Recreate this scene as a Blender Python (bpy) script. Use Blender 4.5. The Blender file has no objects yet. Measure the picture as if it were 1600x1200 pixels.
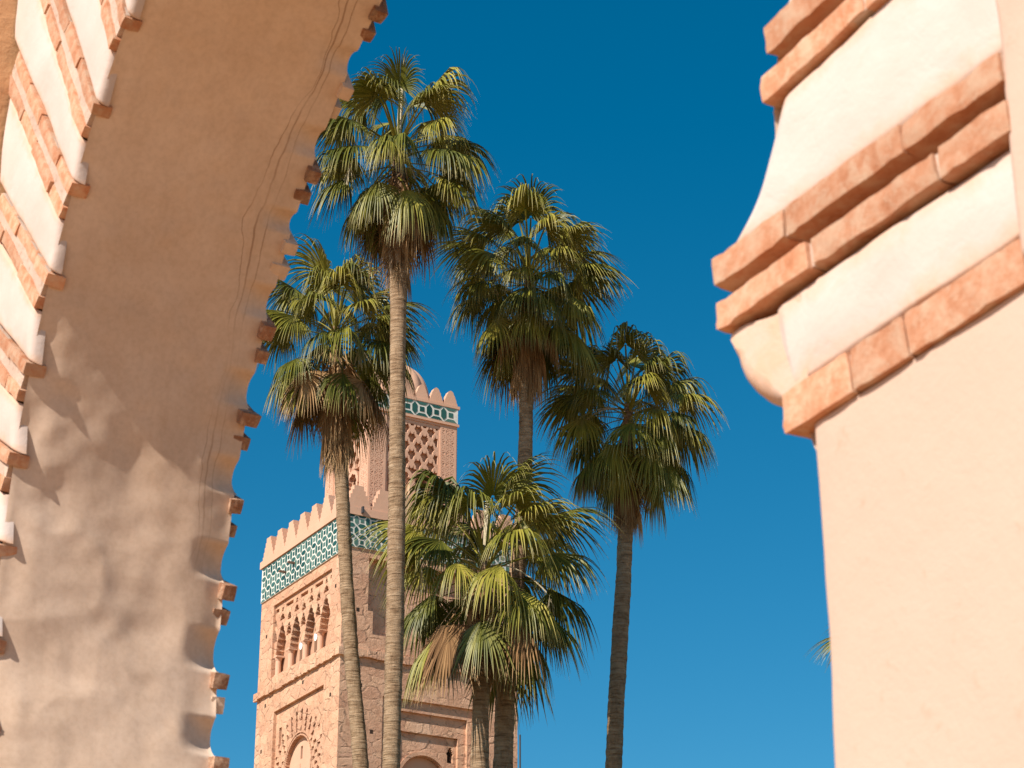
import bpy, math, random
import numpy as np
from mathutils import Vector

random.seed(7)
rng = np.random.default_rng(7)
sc = bpy.context.scene
COL = sc.collection
R = math.radians
PI = math.pi

# ------------------------------------------------------------------ camera
EYE = 1.6
PITCH = R(23.8)
FPX = 3400.0                       # focal length in photograph pixels (1600 wide)
cam_d = bpy.data.cameras.new('camera')
cam = bpy.data.objects.new('camera', cam_d)
COL.objects.link(cam)
cam.location = (0, 0, EYE)
cam.rotation_euler = (R(90) + PITCH, 0, 0)
cam_d.sensor_width = 36.0
cam_d.lens = FPX / 1600.0 * 36.0
cam_d.clip_end = 6000
cam_d.clip_start = 0.05
cam_d.dof.use_dof = True
cam_d.dof.focus_distance = 60.0
cam_d.dof.aperture_fstop = 18.0
sc.camera = cam

# ------------------------------------------------------------------ light
SUN_AZ = R(40.0)                   # behind the camera, to the left
SUN_EL = R(41.0)
to_sun = Vector((-math.sin(SUN_AZ) * math.cos(SUN_EL), -math.cos(SUN_AZ) * math.cos(SUN_EL), math.sin(SUN_EL)))
world = bpy.data.worlds.new('World')
sc.world = world
world.use_nodes = True
wn = world.node_tree.nodes
wl = world.node_tree.links
bg = wn['Background']
sky = wn.new('ShaderNodeTexSky')
sky.sky_type = 'NISHITA'
sky.sun_disc = False
sky.sun_elevation = SUN_EL
sky.sun_rotation = math.atan2(to_sun.x, to_sun.y)
sky.altitude = 450
sky.air_density = 1.0
sky.dust_density = 0.25
sky.ozone_density = 2.5
hsv = wn.new('ShaderNodeHueSaturation')
hsv.inputs['Hue'].default_value = 0.483
hsv.inputs['Saturation'].default_value = 1.45
hsv.inputs['Value'].default_value = 1.0
wl.new(sky.outputs[0], hsv.inputs['Color'])
wl.new(hsv.outputs[0], bg.inputs['Color'])
bg.inputs['Strength'].default_value = 0.066

sun_d = bpy.data.lights.new('sun', 'SUN')
sun_d.energy = 4.4
sun_d.angle = R(0.53)
sun_d.color = (1.0, 0.92, 0.81)
sun = bpy.data.objects.new('sun', sun_d)
COL.objects.link(sun)
sun.rotation_euler = to_sun.to_track_quat('Z', 'Y').to_euler()
sun.location = (-30, -30, 40)

sc.view_settings.view_transform = 'Standard'
sc.view_settings.look = 'None'
sc.view_settings.exposure = 0.72
sc.view_settings.gamma = 1.0
sc.view_settings.use_curve_mapping = False
sc.cycles.max_bounces = 8
sc.cycles.diffuse_bounces = 5
sc.cycles.use_denoising = True

# ------------------------------------------------------------------ helpers
def _hash(ix, iy, iz, seed):
    n = (ix * 374761393 + iy * 668265263 + iz * 2147483647 + seed * 1274126177) & 0xFFFFFFFF
    n = ((n ^ (n >> 13)) * 1274126177) & 0xFFFFFFFF
    n = n ^ (n >> 16)
    return (n & 0xFFFF) / 65535.0

def vnoise(p, freq=1.0, seed=0):
    """smooth value noise in -1..1, p is (N,3)"""
    q = np.asarray(p, dtype=float) * freq + 100.0
    i = np.floor(q).astype(np.int64)
    f = q - i
    f = f * f * (3 - 2 * f)
    out = np.zeros(len(q))
    for dx in (0, 1):
        for dy in (0, 1):
            for dz in (0, 1):
                w = (f[:, 0] if dx else 1 - f[:, 0]) * (f[:, 1] if dy else 1 - f[:, 1]) * (f[:, 2] if dz else 1 - f[:, 2])
                out += w * _hash(i[:, 0] + dx, i[:, 1] + dy, i[:, 2] + dz, seed)
    return out * 2 - 1

class MB:
    """collects vertices and faces (world coordinates) for ONE mesh object"""
    def __init__(self):
        self.v = []; self.f = []
    def add(self, verts, faces):
        o = len(self.v)
        self.v.extend([tuple(map(float, p)) for p in verts])
        self.f.extend([tuple(i + o for i in q) for q in faces])
    def quad(self, a, b, c, d):
        self.add([a, b, c, d], [(0, 1, 2, 3)])
    def grid(self, P, close_u=False, flip=False):
        """P: (nu,nv,3)"""
        nu, nv = P.shape[:2]
        fs = []
        for i in range(nu if close_u else nu - 1):
            i2 = (i + 1) % nu
            for j in range(nv - 1):
                q = (i * nv + j, i2 * nv + j, i2 * nv + j + 1, i * nv + j + 1)
                fs.append(q[::-1] if flip else q)
        self.add(P.reshape(-1, 3), fs)
    def box(self, o, ax, ay, az):
        o, ax, ay, az = map(np.array, (o, ax, ay, az))
        vs = [o + ax * i + ay * j + az * k for k in (0, 1) for j in (0, 1) for i in (0, 1)]
        self.add(vs, [(0, 2, 3, 1), (4, 5, 7, 6), (0, 1, 5, 4), (2, 6, 7, 3), (0, 4, 6, 2), (1, 3, 7, 5)])
    def prism(self, pts, vec):
        """extrude polygon pts (list of 3-vectors) by vec"""
        n = len(pts); pts = [np.array(p, float) for p in pts]; vec = np.array(vec, float)
        self.add(pts + [p + vec for p in pts],
                 [tuple(range(n))[::-1], tuple(range(n, 2 * n))] + [(i, (i + 1) % n, n + (i + 1) % n, n + i) for i in range(n)])
    def mesh(self, name, mat, origin=(0, 0, 0), smooth=False):
        me = bpy.data.meshes.new(name)
        v = np.array(self.v) - np.array(origin)
        me.from_pydata(v.tolist(), [], self.f)
        if mat is not None:
            me.materials.append(mat)
        if smooth:
            me.polygons.foreach_set('use_smooth', [True] * len(me.polygons))
        me.validate()
        me.update()
        return me

def wpos(o):
    p = Vector((0, 0, 0))
    while o is not None:
        p = p + o.location
        o = o.parent
    return np.array(p)

def build(name, mb, mat, parent=None, origin=None, smooth=False, label=None, kind=None):
    if origin is None:
        a = np.array(mb.v)
        origin = (a.min(0) + a.max(0)) / 2
    me = mb.mesh(name, mat, origin, smooth)
    o = bpy.data.objects.new(name, me)
    COL.objects.link(o)
    if parent is not None:
        o.parent = parent
        o.location = Vector(np.array(origin) - wpos(parent))
    else:
        o.location = Vector(np.array(origin))
    if label: o['label'] = label
    if kind: o['kind'] = kind
    return o

def inst(name, me, parent, loc, rotz=0.0, scale=1.0, label=None):
    o = bpy.data.objects.new(name, me)
    COL.objects.link(o)
    o.parent = parent
    o.location = Vector(np.array(loc) - wpos(parent))
    o.rotation_euler = (0, 0, rotz)
    o.scale = (scale, scale, scale) if np.isscalar(scale) else scale
    if label: o['label'] = label
    return o

def thing(name, label, cat, loc, group=None):
    o = bpy.data.objects.new(name, None)
    COL.objects.link(o)
    o.location = Vector(loc)
    o.empty_display_size = 0.3
    o['label'] = label; o['category'] = cat
    if group: o['group'] = group
    return o

# ------------------------------------------------------------------ materials
def mat_new(name):
    m = bpy.data.materials.new(name)
    m.use_nodes = True
    nt = m.node_tree
    return m, nt.nodes, nt.links, nt.nodes['Principled BSDF']

def noise_node(n, l, vec, scale, detail=6, rough=0.6, dist=0.0):
    t = n.new('ShaderNodeTexNoise')
    t.inputs['Scale'].default_value = scale
    t.inputs['Detail'].default_value = detail
    t.inputs['Roughness'].default_value = rough
    t.inputs['Distortion'].default_value = dist
    if vec is not None: l.new(vec, t.inputs['Vector'])
    return t

def ramp(n, l, src, stops):
    r = n.new('ShaderNodeValToRGB')
    e = r.color_ramp.elements
    while len(e) < len(stops): e.new(0.5)
    for k, (p, c) in enumerate(stops):
        e[k].position = p
        e[k].color = (*c, 1) if len(c) == 3 else c
    l.new(src, r.inputs[0])
    return r

def mixc(n, l, fac, a, b, mode='MIX'):
    m = n.new('ShaderNodeMix')
    m.data_type = 'RGBA'; m.blend_type = mode
    for s, v in ((m.inputs[0], fac), (m.inputs[6], a), (m.inputs[7], b)):
        if hasattr(v, 'links') or hasattr(v, 'is_linked'): l.new(v, s)
        elif isinstance(v, (int, float)): s.default_value = v
        else: s.default_value = (*v, 1)
    return m.outputs[2]

def bump(n, l, bsdf, h, strength, dist, prev=None):
    b = n.new('ShaderNodeBump')
    b.inputs['Strength'].default_value = strength
    b.inputs['Distance'].default_value = dist
    l.new(h, b.inputs['Height'])
    if prev is not None: l.new(prev, b.inputs['Normal'])
    l.new(b.outputs[0], bsdf.inputs['Normal'])
    return b.outputs[0]

def geo_pos(n):
    return n.new('ShaderNodeNewGeometry').outputs['Position']

def plaster(name, c_main, c_alt, c_spot, s1=1.6, s2=9.0, spot=0.62, b1=0.35, fine=60.0, rough=0.85, spot_amt=0.5, bdist=0.012):
    m, n, l, b = mat_new(name)
    pos = geo_pos(n)
    n1 = noise_node(n, l, pos, s1, 5, 0.6, 0.4)
    n2 = noise_node(n, l, pos, s2, 8, 0.65, 0.2)
    n3 = noise_node(n, l, pos, fine, 5, 0.6)
    base = ramp(n, l, n1.outputs[0], [(0.32, c_alt), (0.66, c_main)]).outputs[0]
    sp = ramp(n, l, n2.outputs[0], [(spot, (0, 0, 0)), (min(spot + 0.14, 1), (spot_amt,) * 3)]).outputs[0]
    c = mixc(n, l, sp, base, c_spot)
    l.new(c, b.inputs['Base Color'])
    b.inputs['Roughness'].default_value = rough
    b.inputs['Specular IOR Level'].default_value = 0.2
    p = bump(n, l, b, n2.outputs[0], b1, bdist)
    bump(n, l, b, n3.outputs[0], b1 * 0.6, 0.003, p)
    return m

M = {}
M['pink_plaster'] = plaster('pink_plaster', (0.56, 0.398, 0.318), (0.53, 0.37, 0.288), (0.48, 0.29, 0.20), 2.2, 30.0, 0.60, 0.26, 130.0, 0.9, 0.5, 0.006)
def mat_white():
    m, n, l, b = mat_new('white_plaster')
    pos = geo_pos(n)
    at = n.new('ShaderNodeAttribute'); at.attribute_name = 'edge'; at.attribute_type = 'GEOMETRY'
    n1 = noise_node(n, l, pos, 3.0, 6, 0.6, 0.3)
    n2 = noise_node(n, l, pos, 16.0, 8, 0.65, 0.3)
    n3 = noise_node(n, l, pos, 110.0, 5, 0.6)
    base = ramp(n, l, n1.outputs[0], [(0.30, (0.53, 0.42, 0.365)), (0.64, (0.595, 0.495, 0.45))]).outputs[0]
    st = ramp(n, l, n2.outputs[0], [(0.60, (0, 0, 0)), (0.78, (0.55,) * 3)]).outputs[0]
    c = mixc(n, l, st, base, (0.52, 0.40, 0.31))
    sm = n.new('ShaderNodeMath'); sm.operation = 'MULTIPLY_ADD'
    l.new(n2.outputs[0], sm.inputs[0]); sm.inputs[1].default_value = -0.09; l.new(at.outputs['Fac'], sm.inputs[2])
    ef = n.new('ShaderNodeMapRange'); l.new(sm.outputs[0], ef.inputs[0])
    ef.inputs[1].default_value = -0.05; ef.inputs[2].default_value = -0.012; ef.inputs[3].default_value = 0.75; ef.inputs[4].default_value = 0.0
    c = mixc(n, l, ef.outputs[0], c, (0.60, 0.36, 0.23))
    l.new(c, b.inputs['Base Color'])
    b.inputs['Roughness'].default_value = 0.88
    b.inputs['Specular IOR Level'].default_value = 0.2
    p = bump(n, l, b, n2.outputs[0], 0.35, 0.008)
    bump(n, l, b, n3.outputs[0], 0.25, 0.002, p)
    return m
M['white_plaster'] = mat_white()
M['orange_plaster'] = plaster('orange_plaster', (0.55, 0.31, 0.16), (0.47, 0.25, 0.125), (0.30, 0.16, 0.09), 2.5, 30.0, 0.60, 0.5, 120.0, 0.95, 0.7, 0.008)
M['mortar'] = plaster('ochre_mortar', (0.50, 0.33, 0.15), (0.36, 0.22, 0.09), (0.18, 0.10, 0.05), 8.0, 40.0, 0.55, 0.6, 160.0, 0.95, 0.8, 0.006)

M['pale_mortar'] = plaster('pale_mortar', (0.55, 0.42, 0.34), (0.46, 0.33, 0.26), (0.30, 0.17, 0.11), 8.0, 40.0, 0.55, 0.6, 160.0, 0.95, 0.8, 0.006)
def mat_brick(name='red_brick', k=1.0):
    m, n, l, b = mat_new(name)
    pos = geo_pos(n)
    oi = n.new('ShaderNodeObjectInfo')
    n1 = noise_node(n, l, pos, 22.0, 9, 0.72, 0.15)
    n2 = noise_node(n, l, pos, 34.0, 9, 0.78, 0.1)
    n3 = noise_node(n, l, pos, 170.0, 4, 0.6)
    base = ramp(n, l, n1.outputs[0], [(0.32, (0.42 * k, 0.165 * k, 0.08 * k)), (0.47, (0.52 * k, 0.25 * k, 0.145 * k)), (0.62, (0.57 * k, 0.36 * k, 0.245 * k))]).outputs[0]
    wash = ramp(n, l, n2.outputs[0], [(0.50, (0, 0, 0)), (0.62, (0.8, 0.8, 0.8))]).outputs[0]
    c = mixc(n, l, wash, base, (0.56, 0.37, 0.255))
    h = n.new('ShaderNodeHueSaturation')
    mp = n.new('ShaderNodeMapRange')
    mp.inputs[3].default_value = 0.82; mp.inputs[4].default_value = 1.12
    l.new(oi.outputs['Random'], mp.inputs[0])
    l.new(mp.outputs[0], h.inputs['Value'])
    l.new(c, h.inputs['Color'])
    l.new(h.outputs[0], b.inputs['Base Color'])
    b.inputs['Roughness'].default_value = 0.9
    b.inputs['Specular IOR Level'].default_value = 0.15
    p = bump(n, l, b, n2.outputs[0], 0.5, 0.006)
    bump(n, l, b, n3.outputs[0], 0.4, 0.002, p)
    return m
M['brick'] = mat_brick()
M['shaded_brick'] = mat_brick('shaded_brick', 0.55)  # darkened copy of the brick: shade of the far edge put into its colour

def mat_intrados():
    m, n, l, b = mat_new('soffit_plaster')
    pos = geo_pos(n)
    at = n.new('ShaderNodeAttribute'); at.attribute_name = 'uv_soffit'; at.attribute_type = 'GEOMETRY'
    sep = n.new('ShaderNodeSeparateXYZ'); l.new(at.outputs['Vector'], sep.inputs[0])
    n1 = noise_node(n, l, pos, 1.7, 7, 0.62, 0.0)
    n2 = noise_node(n, l, pos, 6.0, 9, 0.70, 0.05)
    mp = n.new('ShaderNodeMapping'); l.new(at.outputs['Vector'], mp.inputs[0])
    mp.inputs['Scale'].default_value = (1.2, 14.0, 1.0)
    n4 = noise_node(n, l, mp.outputs[0], 2.0, 6, 0.6, 0.3)
    n3 = noise_node(n, l, pos, 70.0, 5, 0.6)
    base = ramp(n, l, n1.outputs[0], [(0.30, (0.64, 0.468, 0.350)), (0.70, (0.72, 0.555, 0.440))]).outputs[0]
    blot = ramp(n, l, n2.outputs[0], [(0.36, (0.76, 0.70, 0.64)), (0.64, (1.0, 1.0, 1.0))]).outputs[0]
    c = mixc(n, l, 0.42, base, blot, 'MULTIPLY')
    strk = ramp(n, l, n4.outputs[0], [(0.38, (0.90, 0.87, 0.83)), (0.62, (1, 1, 1))]).outputs[0]
    c = mixc(n, l, 0.2, c, strk, 'MULTIPLY')
    gr = ramp(n, l, n3.outputs[0], [(0.36, (0.86, 0.84, 0.81)), (0.58, (1, 1, 1))]).outputs[0]
    c = mixc(n, l, 0.55, c, gr, 'MULTIPLY')
    # hairline cracks running along the arch near its far edge
    wob = noise_node(n, l, at.outputs['Vector'], 2.6, 4, 0.5)
    cracks = None
    for v0, amp, w in ((0.505, 0.10, 0.0013), (0.530, 0.07, 0.0008), (0.485, 0.16, 0.0006)):
        k1 = n.new('ShaderNodeMath'); k1.operation = 'MULTIPLY_ADD'
        l.new(wob.outputs[0], k1.inputs[0]); k1.inputs[1].default_value = amp; k1.inputs[2].default_value = v0 - amp * 0.5
        k2 = n.new('ShaderNodeMath'); k2.operation = 'SUBTRACT'
        l.new(sep.outputs['Y'], k2.inputs[0]); l.new(k1.outputs[0], k2.inputs[1])
        k3 = n.new('ShaderNodeMath'); k3.operation = 'ABSOLUTE'; l.new(k2.outputs[0], k3.inputs[0])
        k4 = n.new('ShaderNodeMapRange'); k4.interpolation_type = 'SMOOTHSTEP'
        l.new(k3.outputs[0], k4.inputs[0]); k4.inputs[1].default_value = w * 0.6; k4.inputs[2].default_value = w * 2.6
        k4.inputs[3].default_value = 1.0; k4.inputs[4].default_value = 0.0
        # only on the arched part
        k5 = n.new('ShaderNodeMapRange'); l.new(sep.outputs['X'], k5.inputs[0])
        k5.inputs[1].default_value = 3.25; k5.inputs[2].default_value = 3.8
        k6 = n.new('ShaderNodeMath'); k6.operation = 'MULTIPLY'
        l.new(k4.outputs[0], k6.inputs[0]); l.new(k5.outputs[0], k6.inputs[1])
        if cracks is None: cracks = k6.outputs[0]
        else:
            k7 = n.new('ShaderNodeMath'); k7.operation = 'MAXIMUM'
            l.new(cracks, k7.inputs[0]); l.new(k6.outputs[0], k7.inputs[1]); cracks = k7.outputs[0]
    cm = noise_node(n, l, pos, 3.2, 3, 0.5)
    cr_ = ramp(n, l, cm.outputs[0], [(0.40, (0.15,) * 3), (0.56, (1, 1, 1))])
    ck = n.new('ShaderNodeMath'); ck.operation = 'MULTIPLY'; l.new(cracks, ck.inputs[0]); l.new(cr_.outputs[0], ck.inputs[1]); cracks = ck.outputs[0]
    kk = n.new('ShaderNodeMath'); kk.operation = 'MULTIPLY'; l.new(cracks, kk.inputs[0]); kk.inputs[1].default_value = 0.6
    c = mixc(n, l, kk.outputs[0], c, (0.20, 0.09, 0.04))
    l.new(c, b.inputs['Base Color'])
    b.inputs['Roughness'].default_value = 0.9
    b.inputs['Specular IOR Level'].default_value = 0.15
    p = bump(n, l, b, n2.outputs[0], 0.08, 0.012)
    p = bump(n, l, b, n4.outputs[0], 0.04, 0.004, p)
    bump(n, l, b, n3.outputs[0], 0.10, 0.0015, p)
    return m
M['soffit'] = mat_intrados()

def mat_masonry():
    m, n, l, b = mat_new('rubble_masonry')
    pos = geo_pos(n)
    nw = noise_node(n, l, pos, 1.5, 4, 0.6)
    off = n.new('ShaderNodeVectorMath'); off.operation = 'MULTIPLY_ADD'
    l.new(nw.outputs['Color'], off.inputs[0]); off.inputs[1].default_value = (0.3, 0.3, 0.3); l.new(pos, off.inputs[2])
    mp = n.new('ShaderNodeMapping'); l.new(off.outputs[0], mp.inputs[0]); mp.inputs['Scale'].default_value = (1.5, 1.5, 2.4)
    vo = n.new('ShaderNodeTexVoronoi'); vo.feature = 'DISTANCE_TO_EDGE'; l.new(mp.outputs[0], vo.inputs['Vector']); vo.inputs['Scale'].default_value = 1.0
    vc = n.new('ShaderNodeTexVoronoi'); l.new(mp.outputs[0], vc.inputs['Vector']); vc.inputs['Scale'].default_value = 1.0
    n1 = noise_node(n, l, pos, 0.5, 6, 0.65)
    n2 = noise_node(n, l, pos, 3.5, 8, 0.7, 0.5)
    n3 = noise_node(n, l, pos, 14.0, 6, 0.7)
    base = ramp(n, l, n1.outputs[0], [(0.3, (0.56, 0.315, 0.200)), (0.55, (0.60, 0.355, 0.232)), (0.75, (0.63, 0.405, 0.285))]).outputs[0]
    vh = n.new('ShaderNodeRGBToBW'); l.new(vc.outputs['Color'], vh.inputs[0])
    st = mixc(n, l, 0.16, base, vh.outputs[0], 'OVERLAY')
    dk = ramp(n, l, n2.outputs[0], [(0.30, (0.66, 0.60, 0.55)), (0.50, (1, 1, 1)), (0.78, (1.0, 1.0, 1.0))]).outputs[0]
    c = mixc(n, l, 0.8, st, dk, 'MULTIPLY')
    lt = ramp(n, l, n3.outputs[0], [(0.60, (0, 0, 0)), (0.72, (0.55,) * 3)]).outputs[0]
    c = mixc(n, l, lt, c, (0.66, 0.50, 0.40))
    l.new(c, b.inputs['Base Color'])
    b.inputs['Roughness'].default_value = 0.95
    b.inputs['Specular IOR Level'].default_value = 0.1
    # stone joints only show where the render has worn off
    wear = ramp(n, l, n2.outputs[0], [(0.46, (0, 0, 0)), (0.58, (1, 1, 1))]).outputs[0]
    je = ramp(n, l, vo.outputs['Distance'], [(0.0, (0, 0, 0)), (0.09, (1, 1, 1))]).outputs[0]
    jh = mixc(n, l, wear, (1, 1, 1), je)
    jc = mixc(n, l, 0.45, (1, 1, 1), jh)
    l.new(mixc(n, l, 1.0, c, jc, 'MULTIPLY'), b.inputs['Base Color'])
    p = bump(n, l, b, jh, 0.6, 0.05)
    p = bump(n, l, b, n2.outputs[0], 0.55, 0.08, p)
    bump(n, l, b, n3.outputs[0], 0.5, 0.03, p)
    return m
M['masonry'] = mat_masonry()
M['smooth_render'] = plaster('pink_render', (0.62, 0.38, 0.265), (0.58, 0.34, 0.23), (0.52, 0.29, 0.19), 0.6, 3.0, 0.58, 0.25, 20.0, 0.9, 0.4, 0.03)
M['recess_shade'] = plaster('opening_shade', (0.05, 0.03, 0.02), (0.04, 0.025, 0.018), (0.03, 0.02, 0.015), 1.0, 4.0, 0.6, 0.2, 20, 0.95, 0.4)  # near-black colour paints the shade inside openings, slots and holes
M['niche'] = plaster('niche_plaster', (0.50, 0.30, 0.20), (0.46, 0.27, 0.175), (0.40, 0.22, 0.14), 1.0, 4.0, 0.6, 0.3, 20, 0.95, 0.4, 0.03)

def simple(name, col, rough=0.6, spec=0.3, var=0.12, scale=6.0):
    m, n, l, b = mat_new(name)
    pos = geo_pos(n)
    t = noise_node(n, l, pos, scale, 5, 0.6)
    lo = tuple(max(c * (1 - var), 0) for c in col); hi = tuple(min(c * (1 + var), 1) for c in col)
    c = ramp(n, l, t.outputs[0], [(0.35, lo), (0.65, hi)]).outputs[0]
    l.new(c, b.inputs['Base Color'])
    b.inputs['Roughness'].default_value = rough
    b.inputs['Specular IOR Level'].default_value = spec
    return m
M['strap'] = simple('white_strapwork', (0.66, 0.64, 0.58), 0.6, 0.3)
M['wood'] = simple('brown_wood', (0.16, 0.09, 0.06), 0.8)
M['metal_dark'] = simple('dark_metal', (0.05, 0.05, 0.055), 0.5)
M['lamp_white'] = simple('white_lamp', (0.80, 0.80, 0.78), 0.5, 0.4, 0.04)

def mat_tile():
    m, n, l, b = mat_new('green_glazed_tile')
    oi = n.new('ShaderNodeObjectInfo')
    c = ramp(n, l, oi.outputs['Random'], [(0.0, (0.012, 0.060, 0.044)), (0.5, (0.035, 0.110, 0.085)), (1.0, (0.11, 0.20, 0.16))]).outputs[0]
    l.new(c, b.inputs['Base Color'])
    b.inputs['Roughness'].default_value = 0.32
    b.inputs['Specular IOR Level'].default_value = 0.6
    return m
M['tile'] = mat_tile()

def mat_leaf(name, stops, tip, trans=0.12, rough=0.48, spec=0.35):
    m, n, l, b = mat_new(name)
    oi = n.new('ShaderNodeObjectInfo')
    at = n.new('ShaderNodeAttribute'); at.attribute_name = 'leaf_t'; at.attribute_type = 'GEOMETRY'
    sep = n.new('ShaderNodeSeparateXYZ'); l.new(at.outputs['Vector'], sep.inputs[0])
    ad = n.new('ShaderNodeMath'); ad.operation = 'MULTIPLY_ADD'
    l.new(oi.outputs['Random'], ad.inputs[0]); ad.inputs[1].default_value = 0.55
    ml = n.new('ShaderNodeMath'); ml.operation = 'MULTIPLY'; l.new(sep.outputs['Y'], ml.inputs[0]); ml.inputs[1].default_value = 0.45
    l.new(ml.outputs[0], ad.inputs[2])
    c = ramp(n, l, ad.outputs[0], stops).outputs[0]
    tf = ramp(n, l, sep.outputs['X'], [(0.70, (0, 0, 0)), (1.0, (0.75,) * 3)]).outputs[0]
    c = mixc(n, l, tf, c, tip)
    l.new(c, b.inputs['Base Color'])
    b.inputs['Roughness'].default_value = rough
    b.inputs['Specular IOR Level'].default_value = spec
    if trans > 0:
        tr = n.new('ShaderNodeBsdfTranslucent'); l.new(c, tr.inputs[0])
        mx = n.new('ShaderNodeMixShader'); mx.inputs[0].default_value = trans
        out = n['Material Output']
        l.new(b.outputs[0], mx.inputs[1]); l.new(tr.outputs[0], mx.inputs[2]); l.new(mx.outputs[0], out.inputs[0])
    return m
M['leaf'] = mat_leaf('palm_leaf', [(0.0, (0.045, 0.058, 0.008)), (0.42, (0.135, 0.135, 0.016)), (0.75, (0.26, 0.23, 0.032)), (1.0, (0.38, 0.31, 0.055))], (0.46, 0.37, 0.15), 0.05)
M['dry_leaf'] = mat_leaf('dry_palm_leaf', [(0.0, (0.12, 0.06, 0.027)), (0.5, (0.29, 0.165, 0.075)), (1.0, (0.50, 0.33, 0.17))], (0.50, 0.34, 0.19), 0.05, 0.8, 0.15)

def mat_trunk():
    m, n, l, b = mat_new('palm_bark')
    pos = geo_pos(n)
    oi = n.new('ShaderNodeObjectInfo')
    mp = n.new('ShaderNodeMapping'); l.new(pos, mp.inputs[0]); mp.inputs['Scale'].default_value = (3.0, 3.0, 26.0)
    n1 = noise_node(n, l, mp.outputs[0], 1.0, 6, 0.65, 0.4)
    n2 = noise_node(n, l, pos, 5.0, 7, 0.7, 0.4)
    mp2 = n.new('ShaderNodeMapping'); l.new(pos, mp2.inputs[0]); mp2.inputs['Scale'].default_value = (30.0, 30.0, 4.0)
    n3 = noise_node(n, l, mp2.outputs[0], 1.0, 5, 0.65)
    base = ramp(n, l, n1.outputs[0], [(0.32, (0.17, 0.10, 0.055)), (0.46, (0.34, 0.225, 0.135)), (0.68, (0.45, 0.32, 0.21))]).outputs[0]
    gr = ramp(n, l, n2.outputs[0], [(0.36, (0.56, 0.50, 0.46)), (0.58, (1.0, 1.0, 1.0))]).outputs[0]
    c = mixc(n, l, 0.8, base, gr, 'MULTIPLY')
    l.new(c, b.inputs['Base Color'])
    b.inputs['Roughness'].default_value = 0.9
    b.inputs['Specular IOR Level'].default_value = 0.15
    p = bump(n, l, b, n1.outputs[0], 0.9, 0.05)
    bump(n, l, b, n3.outputs[0], 0.6, 0.02, p)
    return m
M['trunk'] = mat_trunk()
M['stalk'] = simple('pale_stalk', (0.50, 0.42, 0.28), 0.7, 0.2, 0.2, 20)

# ------------------------------------------------------------------ ground
def mat_ground():
    m, n, l, b = mat_new('courtyard_earth')
    pos = geo_pos(n)
    n1 = noise_node(n, l, pos, 0.25, 8, 0.65)
    n2 = noise_node(n, l, pos, 6.0, 8, 0.7)
    base = ramp(n, l, n1.outputs[0], [(0.3, (0.46, 0.25, 0.115)), (0.7, (0.54, 0.31, 0.15))]).outputs[0]
    d = ramp(n, l, n2.outputs[0], [(0.3, (0.8, 0.78, 0.75)), (0.6, (1, 1, 1))]).outputs[0]
    l.new(mixc(n, l, 0.8, base, d, 'MULTIPLY'), b.inputs['Base Color'])
    b.inputs['Roughness'].default_value = 0.95
    bump(n, l, b, n2.outputs[0], 0.4, 0.02)
    return m
g = MB()
g.quad((-2500, -2500, 0), (2500, -2500, 0), (2500, 2500, 0), (-2500, 2500, 0))
build('ground', g, mat_ground(), origin=(0, 0, 0), kind='structure')
def mat_bounce_damper():
    m, n, l, b = mat_new('bounce_damper_green')
    pos = geo_pos(n)
    n1 = noise_node(n, l, pos, 0.3, 8, 0.65)
    n2 = noise_node(n, l, pos, 9.0, 6, 0.7)
    c = ramp(n, l, n1.outputs[0], [(0.3, (0.030, 0.045, 0.012)), (0.7, (0.055, 0.070, 0.020))]).outputs[0]
    l.new(c, b.inputs['Base Color']); b.inputs['Roughness'].default_value = 0.95
    bump(n, l, b, n2.outputs[0], 0.8, 0.05)
    return m
g = MB()
g.quad((-60, 14, 0.004), (60, 14, 0.004), (60, 72, 0.004), (-60, 72, 0.004))  # unseen dark green sheet, added to cut ground bounce onto palms and tower
build('bounce_damper', g, mat_bounce_damper(), origin=(0, 40, 0.004), kind='structure')

# ------------------------------------------------------------------ archway
PHI = R(32.0)
AD = np.array([-math.sin(PHI), math.cos(PHI), 0.0])      # along the wall, away from the near pillar
AN = np.array([-math.cos(PHI), -math.sin(PHI), 0.0])     # out of the wall, towards the viewer
AP = np.array([0.355, 2.396, EYE])
AZ = np.array([0, 0, 1.0])
GH = -EYE                                                # ground in arch heights
DEPTH = 0.61
SL, SR, HT = 7.5, -2.6, 5.6
def AW(s, h, nn):
    s = np.asarray(s, float)[..., None]; h = np.asarray(h, float)[..., None]; nn = np.asarray(nn, float)[..., None]
    return AP + s * AD + h * AZ + nn * AN

arch = thing('archway', 'plastered horseshoe archway framing the view, paired red bricks fanning round its scalloped edge', 'archway', AW(1.5, GH, -0.3))
CX, CY = 1.5, 1.05        # where the joints of the arch meet
def rho(alpha, rad):
    sa = math.sin(alpha)
    return 0.7 * sa + math.sqrt(max(0.49 * sa * sa - 0.49 + rad * rad, 0.01))
def interp(x, xs, ys): return float(np.interp(x, xs, ys))
def tip_rad(deg):
    """radius (about (1.5,1.75)) of the brick tips"""
    if deg <= 90:
        return 1.48 + 0.052 * math.tanh(0.000060 * (deg - 40.0) ** 2 / 0.052) + 0.07 * max(0.0, 1 - deg / 30.0) ** 2
    return 1.48 + interp(180 - deg, [0, 7, 10, 16, 19, 40, 70, 90], [-0.03, -0.036, -0.052, 0.001, 0.002, 0.02, 0.04, 0.05])
def intr_rad(deg):
    if deg <= 90:
        return tip_rad(deg) + interp(deg, [0, 9, 20, 34, 46, 60, 90], [0.04, 0.07, 0.06, 0.05, 0.05, 0.035, 0.035])
    return tip_rad(deg) + 0.045

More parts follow.
